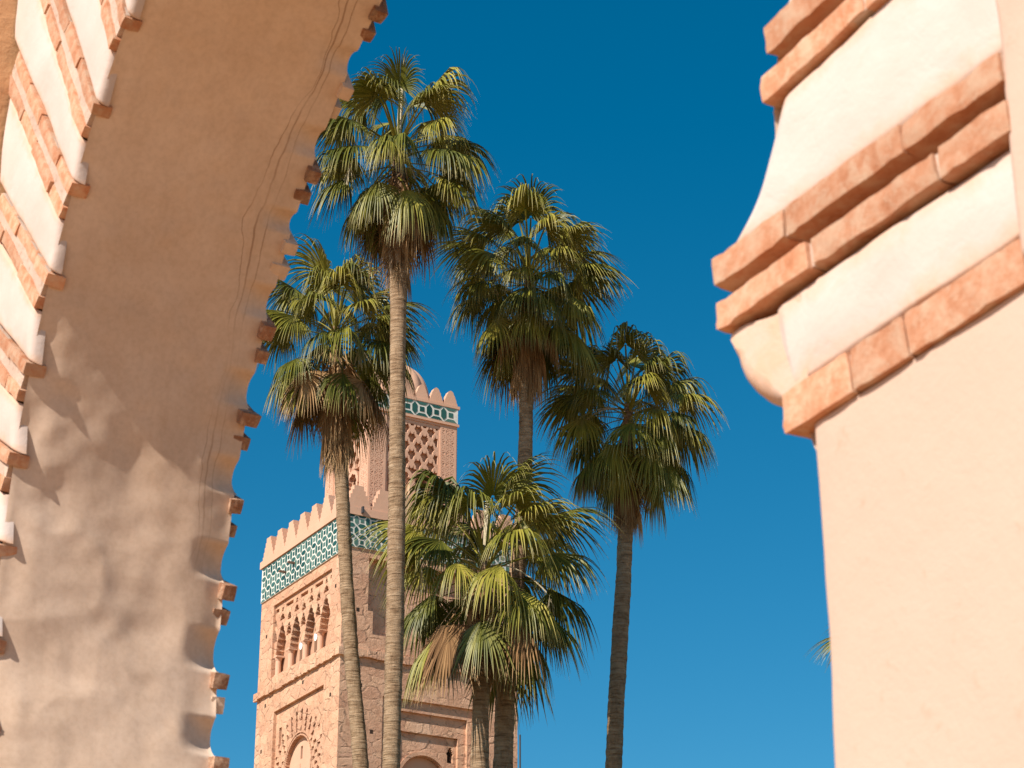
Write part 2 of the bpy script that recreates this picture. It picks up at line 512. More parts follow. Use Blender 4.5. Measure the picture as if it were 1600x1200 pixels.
def slab(name, s0, s1, h0, h1, nf, nb, mat, res=0.03, rnd=0.012, amp=0.004, edge_amp=0.004, seed=0, tilt=0.0):
    """thick plaster slab with a rounded, slightly wavering edge; s0<s1"""
    def axis(a, b):
        n = max(2, int((b - a) / res))
        core = np.linspace(a + rnd, b - rnd, n + 1)
        e = rnd * (1 - np.cos(np.linspace(0, PI / 2, 5)))[:-1]
        return np.r_[a + e, core, (b - e)[::-1]]
    S1, H1 = axis(s0, s1), axis(h0, h1)
    S, H = np.meshgrid(S1, H1, indexing='ij')
    H = H + tilt * np.clip(-S, 0, 0.45) * np.clip((H - (h1 - 0.3)) / 0.3, 0, 1)
    h1 = h1 + tilt
    def rd(x, a, b):
        d = np.minimum(x - a, b - x); d = np.clip(d, 0, rnd)
        return rnd - np.sqrt(np.clip(rnd * rnd - (rnd - d) ** 2, 0, None))
    N = nf - np.maximum(rd(S, s0, s1), rd(H, h0, h1))
    q = np.stack([S, H, np.zeros_like(S)], -1).reshape(-1, 3)
    N = N + (vnoise(q, 3.0, seed) * amp + vnoise(q, 14.0, seed + 1) * amp * 0.3).reshape(S.shape)
    wob = (vnoise(q, 5.0, seed + 2) * edge_amp + vnoise(q, 25.0, seed + 3) * edge_amp * 0.4).reshape(S.shape)
    es = np.clip(1 - np.minimum(S - s0, s1 - S) / 0.08, 0, 1)
    S = S + wob * es
    mb = MB()
    mb.grid(AW(S, H, N))
    rim = [(i, 0) for i in range(len(S1))] + [(len(S1) - 1, j) for j in range(1, len(H1))] + \
          [(i, len(H1) - 1) for i in range(len(S1) - 2, -1, -1)] + [(0, j) for j in range(len(H1) - 2, 0, -1)]
    a = np.array([AW(S[i, j], H[i, j], N[i, j]) for i, j in rim]); b = np.array([AW(S[i, j], H[i, j], nb) for i, j in rim])
    mb.grid(np.stack([a, b], 1), close_u=True)
    return build(name, mb, mat, arch, smooth=True)

FR, FL, FT = -0.372, 3.30, 4.75        # inner edges of the square frame round the arch
slab('pillar', -1.5, -0.004, GH, 1.0, 0.0, -DEPTH + 0.01, M['pink_plaster'], 0.03, 0.010, 0.003, 0.004, 21, 0.0823)
slab('frame_panel', -1.5, FR, 1.06, FT, 0.012, -0.044, M['pink_plaster'], 0.03, 0.012, 0.004, 0.006, 31)
slab('frame_panel', FL, 6.5, GH, FT, 0.17, -0.044, M['orange_plaster'], 0.05, 0.02, 0.010, 0.014, 41)
slab('frame_panel', -1.5, 6.5, FT + 0.003, HT, 0.10, -0.044, M['pink_plaster'], 0.09, 0.02, 0.006, 0.006, 51)
slab('pillar', 3.09, FL - 0.003, GH, 0.95, -0.006, -0.044, M['pink_plaster'], 0.05, 0.010, 0.003, 0.004, 61)

# courses of the arch: each joint line is (point, direction), running outward
LEFT = [8.3, 15.9, 23.7, 30.9, 37.7, 44.4, 50.8, 56.3, 62.4, 68.2, 74.5, 81.0, 87.6]
RIGHT = [17.9, 26.5, 34.5, 42.0, 49.0, 56.0, 62.5, 69.0, 75.5, 82.0, 88.6]
lines = []                                # (deg, p0, dir) p0 = brick tip
for a in LEFT:
    al = R(a); r = rho(al, tip_rad(a)); d = np.array([math.cos(al), math.sin(al)])
    lines.append((a, np.array([CX, CY]) + r * d, d))
for a in RIGHT[::-1]:
    al = R(180 - a); r = rho(al, tip_rad(180 - a)); d = np.array([math.cos(al), math.sin(al)])
    p = np.array([CX, CY]) + r * d
    if a < 20: p = np.array([0.027, 1.519]); d = np.array([-0.990, 0.139])
    lines.append((180 - a, p, d))
d1 = np.array([-0.36 - 0.13, 1.266 - 1.236]); d1 /= np.hypot(*d1)
lines.append((172.0, np.array([0.154, 1.236]), d1))
# soffit: sheet following the opening, uneven hand-worked plaster
def build_soffit():
    prof = []
    for h in np.linspace(GH, 1.02, 62):
        prof.append((3.085, h))
    pdeg = [90.0] * len(prof)
    for a in np.linspace(0.5, 171.3, 740):
        al = R(a); r = rho(al, tip_rad(a))
        prof.append((CX + r * math.cos(al), CY + r * math.sin(al))); pdeg.append(a)
    prof += [(0.10, 1.165), (0.07, 1.11), (0.035, 1.06), (0.012, 0.985)]
    for h in np.linspace(0.96, GH, 20):
        prof.append((0.0, h))
    pdeg += [-1.0] * (len(prof) - len(pdeg))
    prof = np.array(prof)
    degs = np.array([q[0] for q in lines])
    lob = np.zeros(len(prof)); rout = np.zeros(len(prof))
    for i, (pp, a) in enumerate(zip(prof, pdeg)):
        if a < 0: continue
        if i < 62:
            rout[i] = 0.0; continue
        rout[i] = 1.0
        k = np.searchsorted(degs, a)
        if k == 0: a0, a1 = 0.0, degs[0]
        elif k == len(degs): a0, a1 = degs[-1], 180.0
        else: a0, a1 = degs[k - 1], degs[k]
        x = (a - a0 - 2.0) / max(a1 - a0 - 4.0, 0.5)
        if 0 < x < 1: lob[i] = 1 - abs(2 * x - 1) ** 2.3
    # smooth the joints between the pieces
    seg = np.r_[0, np.cumsum(np.hypot(*np.diff(prof, axis=0).T))]
    nd = 80
    dep = np.linspace(-0.011, -DEPTH + 0.012, nd)
    tang = np.gradient(prof, axis=0)
    tang /= np.hypot(tang[:, 0], tang[:, 1])[:, None] + 1e-9
    nrm = np.c_[-tang[:, 1], tang[:, 0]]
    cen = np.array([1.5, 1.5])
    sgn = np.sign(((cen - prof) * nrm).sum(1)); nrm *= sgn[:, None]
    S = np.repeat(prof[:, 0][:, None], nd, 1); H = np.repeat(prof[:, 1][:, None], nd, 1)
    Dp = np.repeat(dep[None, :], len(prof), 0)
    U = np.repeat(seg[:, None], nd, 1)
    q = np.stack([U, Dp, np.zeros_like(U)], -1).reshape(-1, 3)
    big = vnoise(q * np.array([1, 1.0, 1]), 2.2, 3) * 0.006
    n1 = vnoise(q, 5.0, 11); n2 = vnoise(q * np.array([1.0, 1.3, 1]), 7.5, 12)
    dents = -np.clip(-(n1 * 0.7 + n2 * 0.6) - 0.12, 0, 1) ** 1.0 * 0.013
    small = vnoise(q, 22.0, 5) * 0.0016
    low = np.clip((2.75 - H.reshape(-1)) / 0.8, 0.12, 1.0)
    d = (big * 0.8 + dents * low + small).reshape(U.shape)
    d[:, 0] *= 0.4; d[:, -1] *= 0.4
    sm = lambda x: np.clip(x, 0, 1) ** 2 * (3 - 2 * np.clip(x, 0, 1))
    wf = sm(1 - (-dep - 0.022) / 0.075)[None, :]; wb = sm(1 - (DEPTH + dep - 0.012) / 0.11)[None, :]
    vd = np.where(prof[:, 0] < 1.0, 0.030, 0.001)[:, None]
    rt = (prof[:, 0] < 1.0)[:, None]
    ext = (1 - wf - wb) * np.where(rt, 0.020, 0.002) + wf * (np.where(rt, 0.0, 0.009) + vd * lob[:, None]) + wb * (0.012 + 0.030 * lob[:, None])
    d = d - ext * rout[:, None]
    S = S + nrm[:, 0][:, None] * d; H = H + nrm[:, 1][:, None] * d
    mb = MB(); mb.grid(AW(S, H, Dp))
    o = build('soffit', mb, M['soffit'], arch, smooth=True)
    at = o.data.attributes.new('uv_soffit', 'FLOAT_VECTOR', 'POINT')
    at.data.foreach_set('vector', np.stack([U, -Dp, np.zeros_like(U)], -1).reshape(-1).astype(np.float32))
    return prof
PROF = build_soffit()

# wall core behind the facing: front and back sheets, outer edges
def build_core():
    pr = [(3.10, h) for h in np.linspace(GH, 1.04, 12)]
    for a in np.linspace(1, 177, 180):
        al = R(a); r = rho(al, tip_rad(a)) + 0.075
        pr.append((CX + r * math.cos(al), CY + r * math.sin(al)))
    pr += [(-0.03, 1.04)] + [(-0.03, h) for h in np.linspace(0.98, GH, 10)]
    pr = np.array(pr)
    out = []
    for s, h in pr:
        if h <= 1.05 and s > 1.5: out.append((SL, h))
        elif h <= 1.05: out.append((SR, h))
        else:
            dx, dy = s - CX, h - CY
            k = []
            if dx > 1e-6: k.append((SL - CX) / dx)
            if dx < -1e-6: k.append((SR - CX) / dx)
            if dy > 1e-6: k.append((HT - CY) / dy)
            k = min(k); out.append((CX + k * dx, CY + k * dy))
    out = np.array(out)
    mb = MB()
    for nn, fl in ((-0.030, False), (-DEPTH + 0.030, True)):
        P = np.stack([AW(pr[:, 0], pr[:, 1], nn), AW(out[:, 0], out[:, 1], nn)], 1)
        mb.grid(P, flip=fl)
    P = np.stack([AW(out[:, 0], out[:, 1], -0.030), AW(out[:, 0], out[:, 1], -DEPTH + 0.030)], 1)
    mb.grid(P)
    build('wall_core', mb, M['mortar'], arch)
build_core()

TH, GAP = 0.041, 0.024                    # brick thickness, open joint between the two bricks of a pair
def reach(p, d):
    k = []
    if d[0] > 1e-6: k.append((FL - 0.004 - p[0]) / d[0])
    if d[0] < -1e-6: k.append((FR - 0.006 - p[0]) / d[0])
    if d[1] > 1e-6: k.append((FT - 0.02 - p[1]) / d[1])
    return max(min(k), 0.1)

def add_brick(p, d, off, t0, t1, th, nf, nb, fine, seed, mat=None):
    """one brick: from t0 to t1 along d, th thick, centred off the line by off"""
    e = np.array([-d[1], d[0]])
    L = t1 - t0
    nx, ny, nz = (max(4, int(L / 0.012)), 5, 5) if fine else (4, 2, 2)
    mb = MB(); half = np.array([L, th, abs(nf - nb)]) / 2; r = 0.003 if fine else 0.004
    def face(ax):
        pts = []
        for sg in (-1, 1):
            a1, a2 = [k for k in range(3) if k != ax]
            n1_, n2_ = (nx, ny, nz)[a1], (nx, ny, nz)[a2]
            g1, g2 = np.meshgrid(np.linspace(-1, 1, n1_ + 1), np.linspace(-1, 1, n2_ + 1), indexing='ij')
            P = np.zeros(g1.shape + (3,)); P[..., a1] = g1 * half[a1]; P[..., a2] = g2 * half[a2]; P[..., ax] = sg * half[ax]
            pts.append((P, (sg < 0) ^ (ax == 1)))
        return pts
    for ax in range(3):
        for P, fl in face(ax):
            q = P.reshape(-1, 3)
            c = np.clip(q, -(half - r), half - r); v = q - c; ln = np.linalg.norm(v, axis=1)[:, None]
            q = c + v / np.maximum(ln, 1e-9) * np.minimum(ln, r)
            sp = q + np.array([seed * 1.7, seed * 0.9, seed * 0.3])
            if fine:
                q = q + np.stack([vnoise(sp, 22, 1), vnoise(sp, 22, 2), vnoise(sp, 22, 3)], 1) * np.array([0.003, 0.0011, 0.0020]) \
                      + np.stack([vnoise(sp, 60, 4), vnoise(sp, 60, 5), vnoise(sp, 60, 6)], 1) * 0.0022
            else:
                q = q + np.stack([vnoise(sp, 18, 1), vnoise(sp, 18, 2), vnoise(sp, 18, 3)], 1) * 0.004
            w2 = p + np.outer(q[:, 0] + (t0 + t1) / 2, d) + np.outer(q[:, 1] + off, e)
            W = AW(w2[:, 0], w2[:, 1], q[:, 2] + (nf + nb) / 2).reshape(P.shape)
            mb.grid(W, flip=fl)
    return build('brick', mb, mat or M['brick'], arch, smooth=fine)

seed = 0
for li, (deg, p, d) in enumerate(lines):
    L = reach(p, d)
    right = deg > 150
    e_ = np.array([-d[1], d[0]])
    jm = MB(); q0 = p + d * (0.014 if right else 0.03); q1 = p + d * L
    P4 = [q0 - e_ * (GAP / 2 + 0.004), q1 - e_ * (GAP / 2 + 0.004), q1 + e_ * (GAP / 2 + 0.004), q0 + e_ * (GAP / 2 + 0.004)]
    jm.prism([AW(x, y, -0.046) for x, y in P4], AN * (0.020 if right else 0.041))
    if right: build('joint_mortar', jm, M['mortar'], arch)
    th_ = TH if right else 0.036
    if not right:
        jm = MB(); w_ = GAP / 2 + TH - 0.006
        P4 = [p + d * 0.025 - e_ * w_, p + d * L - e_ * w_, p + d * L + e_ * w_, p + d * 0.025 + e_ * w_]
        jm.prism([AW(x, y, -0.045) for x, y in P4], AN * 0.0425)
        build('joint_mortar', jm, M['pale_mortar'], arch)
    for sg in (-1, 1):
        off = sg * (TH + GAP) / 2
        hidden = 72 < deg < 150
        blen = 0.30 if hidden or deg < 14 else 0.235
        t = 0.0; k = 0
        tip = random.uniform(-0.006, 0.008)
        while t < L - 0.03:
            seed += 1
            ln = blen * random.uniform(0.85, 1.15)
            if t == 0: ln *= random.uniform(0.6, 1.05)
            if right and k == 0: ln = 0.165 + 0.02 * sg
            t1 = min(t + ln, L)
            if L - t1 < 0.07: t1 = L
            nf = 0.013 + random.uniform(-0.002, 0.003) if right else 0.005 + random.uniform(-0.003, 0.003)
            e0 = tip if t == 0 else t + 0.0025
            if not right and t == 0: e0 = 0.013 + tip * 0.4
            if right and t == 0 and deg < 165 and sg > 0: e0 -= 0.020
            if not (hidden and k > 1):
                add_brick(p, d, off + random.uniform(-1, 1) * (0.0012 if right else 0.0025), e0, t1 - 0.0015, th_ + random.uniform(-0.003, 0.002), nf, -0.048, right, seed)
            t = t1; k += 1
    if right:
        for sg in (-1, 1):
            jm = MB(); o_ = sg * (TH + GAP) / 2; w_ = TH / 2 - 0.004
            P4 = [p + d * 0.03 + e_ * (o_ - w_), p + d * L + e_ * (o_ - w_), p + d * L + e_ * (o_ + w_), p + d * 0.03 + e_ * (o_ + w_)]
            jm.prism([AW(x, y, -0.044) for x, y in P4], AN * 0.052)
            build('joint_mortar', jm, M['pale_mortar'], arch)
# the single course on top of the near pillar
pi_, di_ = np.array([0.036, 1.030]), np.array([-0.9966, 0.0820])
jm = MB(); e_ = np.array([-di_[1], di_[0]])
P4 = [pi_ + di_ * a_ + e_ * (0.004 + b_) for a_, b_ in ((0.03, -0.023), (0.405, -0.023), (0.405, 0.023), (0.03, 0.023))]
jm.prism([AW(x, y, -0.06) for x, y in P4], AN * 0.066)
build('joint_mortar', jm, M['pale_mortar'], arch)
t = 0.0
for ln in (0.128, 0.098, 0.19):
    seed += 1
    add_brick(pi_, di_, 0.004, t + 0.0015, t + ln - 0.001, 0.054, 0.012 + random.uniform(-0.002, 0.002), -0.075, True, seed)
    t += ln
# rear face: only the ends of the courses come through to the edge
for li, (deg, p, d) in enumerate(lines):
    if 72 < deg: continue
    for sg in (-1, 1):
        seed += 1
        add_brick(p, d, sg * (TH + GAP) / 2 + random.uniform(-1, 1) * 0.003, random.uniform(-0.010, 0.014), 0.2, TH + random.uniform(-0.008, 0.003), -DEPTH + 0.03 + random.uniform(-0.01, 0.012), -DEPTH - 0.012, False, seed, mat=M['soffit'] if random.random() < 0.18 else M['shaded_brick'])

# white plaster lobes between the pairs of bricks
def lobe(lo, hi, depth_v, nf, back, skew=0.0, fine=1.0, seed=0, half=True, bulge=0.004, name='plaster_lobe', dirn=1):
    """lo, hi: (p, d, off) boundary lines; the edge between them is hollowed by depth_v"""
    (p0, d0, o0), (p1, d1_, o1) = lo, hi
    e0 = np.array([-d0[1], d0[0]]); e1 = np.array([-d1_[1], d1_[0]])
    a0 = p0 + e0 * o0; a1 = p1 + e1 * o1
    L0, L1 = reach(a0, d0), reach(a1, d1_)
    nu = int(26 * fine); nv = int(26 * fine)
    us = 0.5 - 0.5 * np.cos(np.linspace(0, PI, nu))
    rows = [(-1, back), (-1, nf - 0.026)]
    rr = 0.022
    for k in range(1, 6):
        an = k / 5 * PI / 2
        rows.append((rr * (1 - math.cos(an)), nf - rr + rr * math.sin(an)))
    ts = np.linspace(0.0, 1.0, nv)[1:] ** 1.2
    P = np.zeros((nu, len(rows) + len(ts), 3))
    for i, u in enumerate(us):
        x = u if skew == 0 else u ** (2 ** (-skew))
        hol = depth_v * (1 - abs(2 * x - 1) ** 2.3) + (0.048 if dirn < 0 else (0.002 if p0[0] < 1.2 else 0.010))
        b = a0 * (1 - u) + a1 * u
        dd = d0 * (1 - u) + d1_ * u; dd /= np.hypot(*dd)
        L = L0 * (1 - u) + L1 * u
        # exact reach for this ray
        L = reach(b, dd)
        edge = min(u, 1 - u)
        edrop = 0.006 * max(0, 1 - edge / 0.06) ** 2
        for j, (tt, nn) in enumerate(rows):
            q = b + dd * (hol + max(tt, 0))
            P[i, j] = (q[0], q[1], nn - (edrop if j > 1 else 0) * dirn)
        for j, tq in enumerate(ts):
            tt = rr + (L - hol - rr) * tq
            q = b + dd * (hol + tt)
            P[i, len(rows) + j] = (q[0], q[1], nf + bulge * math.sin(PI * u) - edrop)
    q = np.stack([P[..., 0], P[..., 1], P[..., 2] * 3], -1).reshape(-1, 3) + seed * 0.37
    nz = (vnoise(q, 6, 7) * 0.0035 + vnoise(q, 18, 8) * 0.0016).reshape(P.shape[:2])
    P[..., 2] += nz * np.r_[[0, 0.3], np.ones(P.shape[1] - 2)][None, :]
    ns = (vnoise(q, 9, 9) * 0.004).reshape(P.shape[:2])
    P[..., 0] += ns; P[..., 1] += ns * 0.5
    if dirn < 0: P[..., 2] = -DEPTH - P[..., 2]
    mb = MB(); mb.grid(AW(P[..., 0], P[..., 1], P[..., 2]), flip=dirn < 0)
    o = build(name, mb, M['white_plaster'] if dirn > 0 else M['soffit'], arch, smooth=True)
    wid = float(np.hypot(*(a1 + d1_ * L1 * 0.5 - a0 - d0 * L0 * 0.5)))
    ed = np.repeat((np.minimum(us, 1 - us) * wid)[:, None], P.shape[1], 1)
    at_ = o.data.attributes.new('edge', 'FLOAT', 'POINT')
    at_.data.foreach_set('value', ed.reshape(-1).astype(np.float32))
    return o

HO = (TH + GAP) / 2 + TH / 2 + 0.0005
for i in range(len(lines) - 1):
    a, b = lines[i], lines[i + 1]
    right = b[0] > 150
    near = a[0] > 150
    dv = 0.002 if a[0] < 90 else 0.030
    lobe((a[1], a[2], HO), (b[1], b[2], -HO), dv, 0.0, -0.032, skew=(-0.9 if near else 0.0), fine=2.0 if near else 1.2, seed=i)
    if a[0] < 70:
        lobe((a[1], a[2], HO), (b[1], b[2], -HO), 0.045, 0.0, -0.032, fine=0.7, seed=i + 50, dirn=-1)
# panel over the impost course, with its corbel
HI = 0.033
l_hi = (pi_ + np.array([0.0, 0.0]), di_, -HI)
lobe((lines[-1][1] - np.array([0.085, 0]), lines[-1][2], HO), (pi_ + np.array([0.010, 0]), di_, -HI + 0.002), -0.004, -0.002, -0.04, fine=2.0, seed=77)
# lowest panel on the far side
lobe((np.array([2.93, 1.045]), np.array([1.0, 0.0]), 0.0), (lines[0][1], lines[0][2], -HO), 0.04, 0.0, -0.04, fine=1.0, seed=78)

def corbel(nf, nb):
    """rounded white block under the lowest pair of bricks"""
    prof = [(0.0, 1.176), (0.139, 1.176), (0.143, 1.150), (0.140, 1.128), (0.131, 1.108), (0.117, 1.090), (0.099, 1.073), (0.078, 1.060), (0.058, 1.052), (0.0, 1.050)]
    pr = []
    prof = np.array(prof)
    t = np.r_[0, np.cumsum(np.hypot(*np.diff(prof, axis=0).T))]
    tt = np.linspace(0, t[-1], 60)
    pr = np.c_[np.interp(tt, t, prof[:, 0]), np.interp(tt, t, prof[:, 1])]
    tg = np.gradient(pr, axis=0); tg /= np.hypot(tg[:, 0], tg[:, 1])[:, None]
    nin = np.c_[tg[:, 1], -tg[:, 0]]
    nin *= np.sign(((np.array([0.06, 1.11]) - pr) * nin).sum(1))[:, None]
    free = (np.clip((pr[:, 0] - 0.03) / 0.06, 0, 1) * np.clip((1.168 - pr[:, 1]) / 0.03, 0, 1))[:, None]
    ro = 0.030
    P = []
    for k in range(10):
        an = k / 9 * PI / 2
        P.append(np.c_[pr + nin * ro * (1 - math.sin(PI / 2 - an)) * free, np.full(len(pr), nf - ro + ro * math.sin(an))])
    P = P[::-1]
    P.append(np.c_[pr, np.full(len(pr), nb)])
    P = np.array(P)
    q = P.reshape(-1, 3)
    P = P + (vnoise(q, 18, 3) * 0.0035)[:, None].reshape(P.shape[:2] + (1,))
    mb = MB(); mb.grid(AW(P[..., 0], P[..., 1], P[..., 2]))
    k = len(pr)
    mb.add([AW(*(P[0, i])) for i in range(k)], [tuple(range(k))])
    return build('corbel', mb, M['white_plaster'], arch, smooth=True)
corbel(-0.001, -DEPTH + 0.02)

# ------------------------------------------------------------------ minaret
TK = 78.0
def px_ray(px, py):
    u = px - 800.0; up = 600.0 - py
    return np.array([u, FPX * math.cos(PITCH) - up * math.sin(PITCH), FPX * math.sin(PITCH) + up * math.cos(PITCH)])
def at(px, py, Y):
    """point of the place seen at photograph pixel (px,py), Y metres ahead"""
    r = px_ray(px, py)
    return np.array([0, 0, EYE]) + r / r[1] * Y

TC = np.array([-6.374, TK, 0.0])
DL = np.array([-0.5, 0.8660254, 0]); DR = np.array([0.8660254, 0.5, 0])
NL = np.array([-0.8660254, -0.5, 0]); NR = np.array([0.5, -0.8660254, 0])
TS = 7.6                                     # side of the shaft
CEN = TC + DL * TS / 2 + DR * TS / 2
class Face:
    def __init__(self, corner, ud, nd): self.c, self.u, self.n = np.array(corner), ud, nd
    def __call__(self, u, z, n=0.0):
        """z is given above eye level"""
        return self.c + self.u * u + self.n * n + AZ * (z + EYE)
FLf = Face(TC, DL, NL); FRf = Face(TC, DR, NR)
tower = thing('minaret', 'square pink stone minaret with green and white tile bands and stepped merlons', 'minaret', (CEN[0], CEN[1], 0))

def skin(mb, F, outer, holes, n0=0.0, revdepth=0.3):
    """flat skin with rectangular holes; reveals run revdepth deep"""
    us = sorted({outer[0], outer[1], *[h[0] for h in holes], *[h[1] for h in holes]})
    zs = sorted({outer[2], outer[3], *[h[2] for h in holes], *[h[3] for h in holes]})
    def solid(i, j):
        if i < 0 or j < 0 or i >= len(us) - 1 or j >= len(zs) - 1: return None
        u, z = (us[i] + us[i + 1]) / 2, (zs[j] + zs[j + 1]) / 2
        return not any(h[0] < u < h[1] and h[2] < z < h[3] for h in holes)
    for i in range(len(us) - 1):
        for j in range(len(zs) - 1):
            if not solid(i, j): continue
            a, b, c, d = us[i], us[i + 1], zs[j], zs[j + 1]
            mb.quad(F(a, c, n0), F(b, c, n0), F(b, d, n0), F(a, d, n0))
            if solid(i + 1, j) is False: mb.quad(F(b, c, n0), F(b, d, n0), F(b, d, n0 - revdepth), F(b, c, n0 - revdepth))
            if solid(i - 1, j) is False: mb.quad(F(a, c, n0), F(a, d, n0), F(a, d, n0 - revdepth), F(a, c, n0 - revdepth))
            if solid(i, j + 1) is False: mb.quad(F(a, d, n0), F(b, d, n0), F(b, d, n0 - revdepth), F(a, d, n0 - revdepth))
            if solid(i, j - 1) is False: mb.quad(F(a, c, n0), F(b, c, n0), F(b, c, n0 - revdepth), F(a, c, n0 - revdepth))

def relief(mb, F, u0, z0, w, h, cell, fn, nf, nb):
    """carved slab: fn(U,V) -> True where solid; faces at nf, walls back to nb"""
    nu, nz = int(round(w / cell)), int(round(h / cell))
    U, V = np.meshgrid((np.arange(nu) + 0.5) * cell, (np.arange(nz) + 0.5) * cell, indexing='ij')
    m = fn(U, V)
    P = lambda i, j, n: F(u0 + i * cell, z0 + j * cell, n)
    for j in range(nz):
        i = 0
        while i < nu:
            if m[i, j]:
                k = i
                while k < nu and m[k, j]: k += 1
                mb.quad(P(i, j, nf), P(k, j, nf), P(k, j + 1, nf), P(i, j + 1, nf))
                mb.quad(P(k, j, nf), P(k, j, nb), P(k, j + 1, nb), P(k, j + 1, nf))
                mb.quad(P(i, j, nf), P(i, j, nb), P(i, j + 1, nb), P(i, j + 1, nf))
                i = k
            else: i += 1
    for j in range(nz + 1):
        up = m[:, j] if j < nz else np.zeros(nu, bool)
        dn = m[:, j - 1] if j > 0 else np.zeros(nu, bool)
        x = up != dn
        i = 0
        while i < nu:
            if x[i]:
                k = i
                while k < nu and x[k]: k += 1
                mb.quad(P(i, j, nf), P(k, j, nf), P(k, j, nb), P(i, j, nb))
                i = k
            else: i += 1

def cyl(mb, F, u, n, z0, z1, r, seg=12, r2=None):
    r2 = r if r2 is None else r2
    a = np.linspace(0, 2 * PI, seg, endpoint=False)
    P = np.zeros((seg, 2, 3))
    for k, t in enumerate(a):
        P[k, 0] = F(u + r * math.cos(t), z0, n + r * math.sin(t)); P[k, 1] = F(u + r2 * math.cos(t), z1, n + r2 * math.sin(t))
    mb.grid(P, close_u=True)
    mb.add([P[k, 1] for k in range(seg)], [tuple(range(seg))]); mb.add([P[k, 0] for k in range(seg)], [tuple(range(seg))])

GZ = -EYE
PTOP = 29.05
# shaft
sh = MB()
P1 = (0.99, 6.36, 24.10, 27.10)
P2 = (1.37, 5.90, 14.0, 22.62)
skin(sh, FLf, (0, TS, GZ, PTOP), [P1, P2], 0.0, 0.62)
sh.quad(FLf(P2[0], P2[2], -0.13), FLf(P2[1], P2[2], -0.13), FLf(P2[1], 17.0, -0.13), FLf(P2[0], 17.0, -0.13))
H1 = (1.08, 6.5, 25.3, 27.4); H2 = (1.30, 6.3, 24.4, 25.3); PA = (1.80, 5.72, 12.0, 22.10)
skin(sh, FRf, (0, TS, GZ, PTOP), [H1, H2, PA], 0.0, 0.36)
sh.quad(FRf(1.0, 24.3, -0.34), FRf(6.6, 24.3, -0.34), FRf(6.6, 27.5, -0.34), FRf(1.0, 27.5, -0.34))
PB = (2.05, 5.47, 12.0, 21.68); PC = (2.35, 5.14, 12.0, 20.95)
skin(sh, FRf, (PA[0], PA[1], PA[2], PA[3]), [PB], -0.13, 0.14)
skin(sh, FRf, (PB[0], PB[1], PB[2], PB[3]), [PC], -0.26, 0.14)
# far sides and top
b0, b1, b2 = TC + DL * TS, TC + DL * TS + DR * TS, TC + DR * TS
for p, q in ((b0, b1), (b1, b2)):
    sh.quad(p + AZ * 0, q + AZ * 0, q + AZ * (PTOP + EYE), p + AZ * (PTOP + EYE))
zt = AZ * (PTOP - 0.02 + EYE)
sh.quad(TC + zt, b2 + zt, b1 + zt, b0 + zt)
build('shaft', sh, M['masonry'], tower)

# string course, slightly broken in its line
lg = MB()
for F in (FLf, FRf):
    n = 40
    us = np.linspace(-0.13, TS + 0.13, n + 1)
    for k in range(n):
        z0 = 23.43 + random.uniform(-0.03, 0.03); z1 = 23.72 + random.uniform(-0.03, 0.03); nn = 0.13 + random.uniform(-0.015, 0.015)
        a = F(us[k], z0, 0.001); lg.box(a, F.u * (us[k + 1] - us[k] - 0.004), F.n * nn, AZ * (z1 - z0))
build('string_course', lg, M['masonry'], tower)

# upper left arcade: columns, lobed arches, openings
BW = (P1[1] - P1[0]) / 4
def arcade(U, V):
    k = np.round((U - BW / 2) / BW); bc = (k + 0.5) * BW
    du = np.abs(U - bc); dk = np.abs(U - np.round(U / BW) * BW)
    t = np.clip((V - 0.85) / 1.30, 0, 1)
    half = 0.50 * (1 - t ** 1.9) + 0.060 * np.abs(np.sin(PI * (V - 0.85) / 0.235)) - 0.045
    hole = (V < 0.88) | ((du < half) & (V < 2.12))
    lob = lambda d, vc, w, h: (np.abs(V - vc) < h) & (d < w * (1 - ((V - vc + h) / (2 * h)).clip(0, 1) ** 2) + 0.02 * np.sin((V - vc) * 40))
    hole |= lob(dk, 1.74, 0.21, 0.26)
    hole |= lob(du, 2.40, 0.20, 0.14)
    hole |= lob(dk, 2.28, 0.17, 0.17)
    hole |= (np.abs(V - 2.74) < 0.085) & (dk < 0.34)
    hole |= lob(du, 2.72, 0.10, 0.10)
    return ~hole
ar = MB()
relief(ar, FLf, P1[0] + 0.001, P1[2] + 0.001, P1[1] - P1[0] - 0.002, P1[3] - P1[2] - 0.002, 0.03, arcade, -0.10, -0.44)
build('arcade_arches', ar, M['masonry'], tower)
bk = MB()
op = []
for k in (1, 2):
    c = P1[0] + (k + 0.5) * BW
    op.append((c - 0.30, c + 0.30, 24.10, 25.95))
skin(bk, FLf, (P1[0], P1[1], P1[2], P1[3]), op, -0.44, 0.7)
nic = []
build('arcade_back', bk, M['niche'], tower)
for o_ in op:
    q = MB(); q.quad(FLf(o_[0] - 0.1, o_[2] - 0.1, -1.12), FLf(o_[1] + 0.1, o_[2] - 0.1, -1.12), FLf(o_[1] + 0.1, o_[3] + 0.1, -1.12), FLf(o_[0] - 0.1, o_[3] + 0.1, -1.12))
    build('opening', q, M['recess_shade'], tower)
for k in range(5):
    u = P1[0] + k * BW; u = min(max(u, P1[0] + 0.14), P1[1] - 0.14)
    c = MB(); cyl(c, FLf, u, -0.24, 24.10, 24.86, 0.115); cyl(c, FLf, u, -0.24, 24.10, 24.20, 0.15)
    co = build('column', c, M['smooth_render'], tower)
    c = MB(); cyl(c, FLf, u, -0.24, 24.80, 24.93, 0.12, 12, 0.17); c.box(FLf(u - 0.18, 24.92, -0.42), FLf.u * 0.36, FLf.n * 0.34, AZ * 0.07)
    build('capital', c, M['smooth_render'], co)
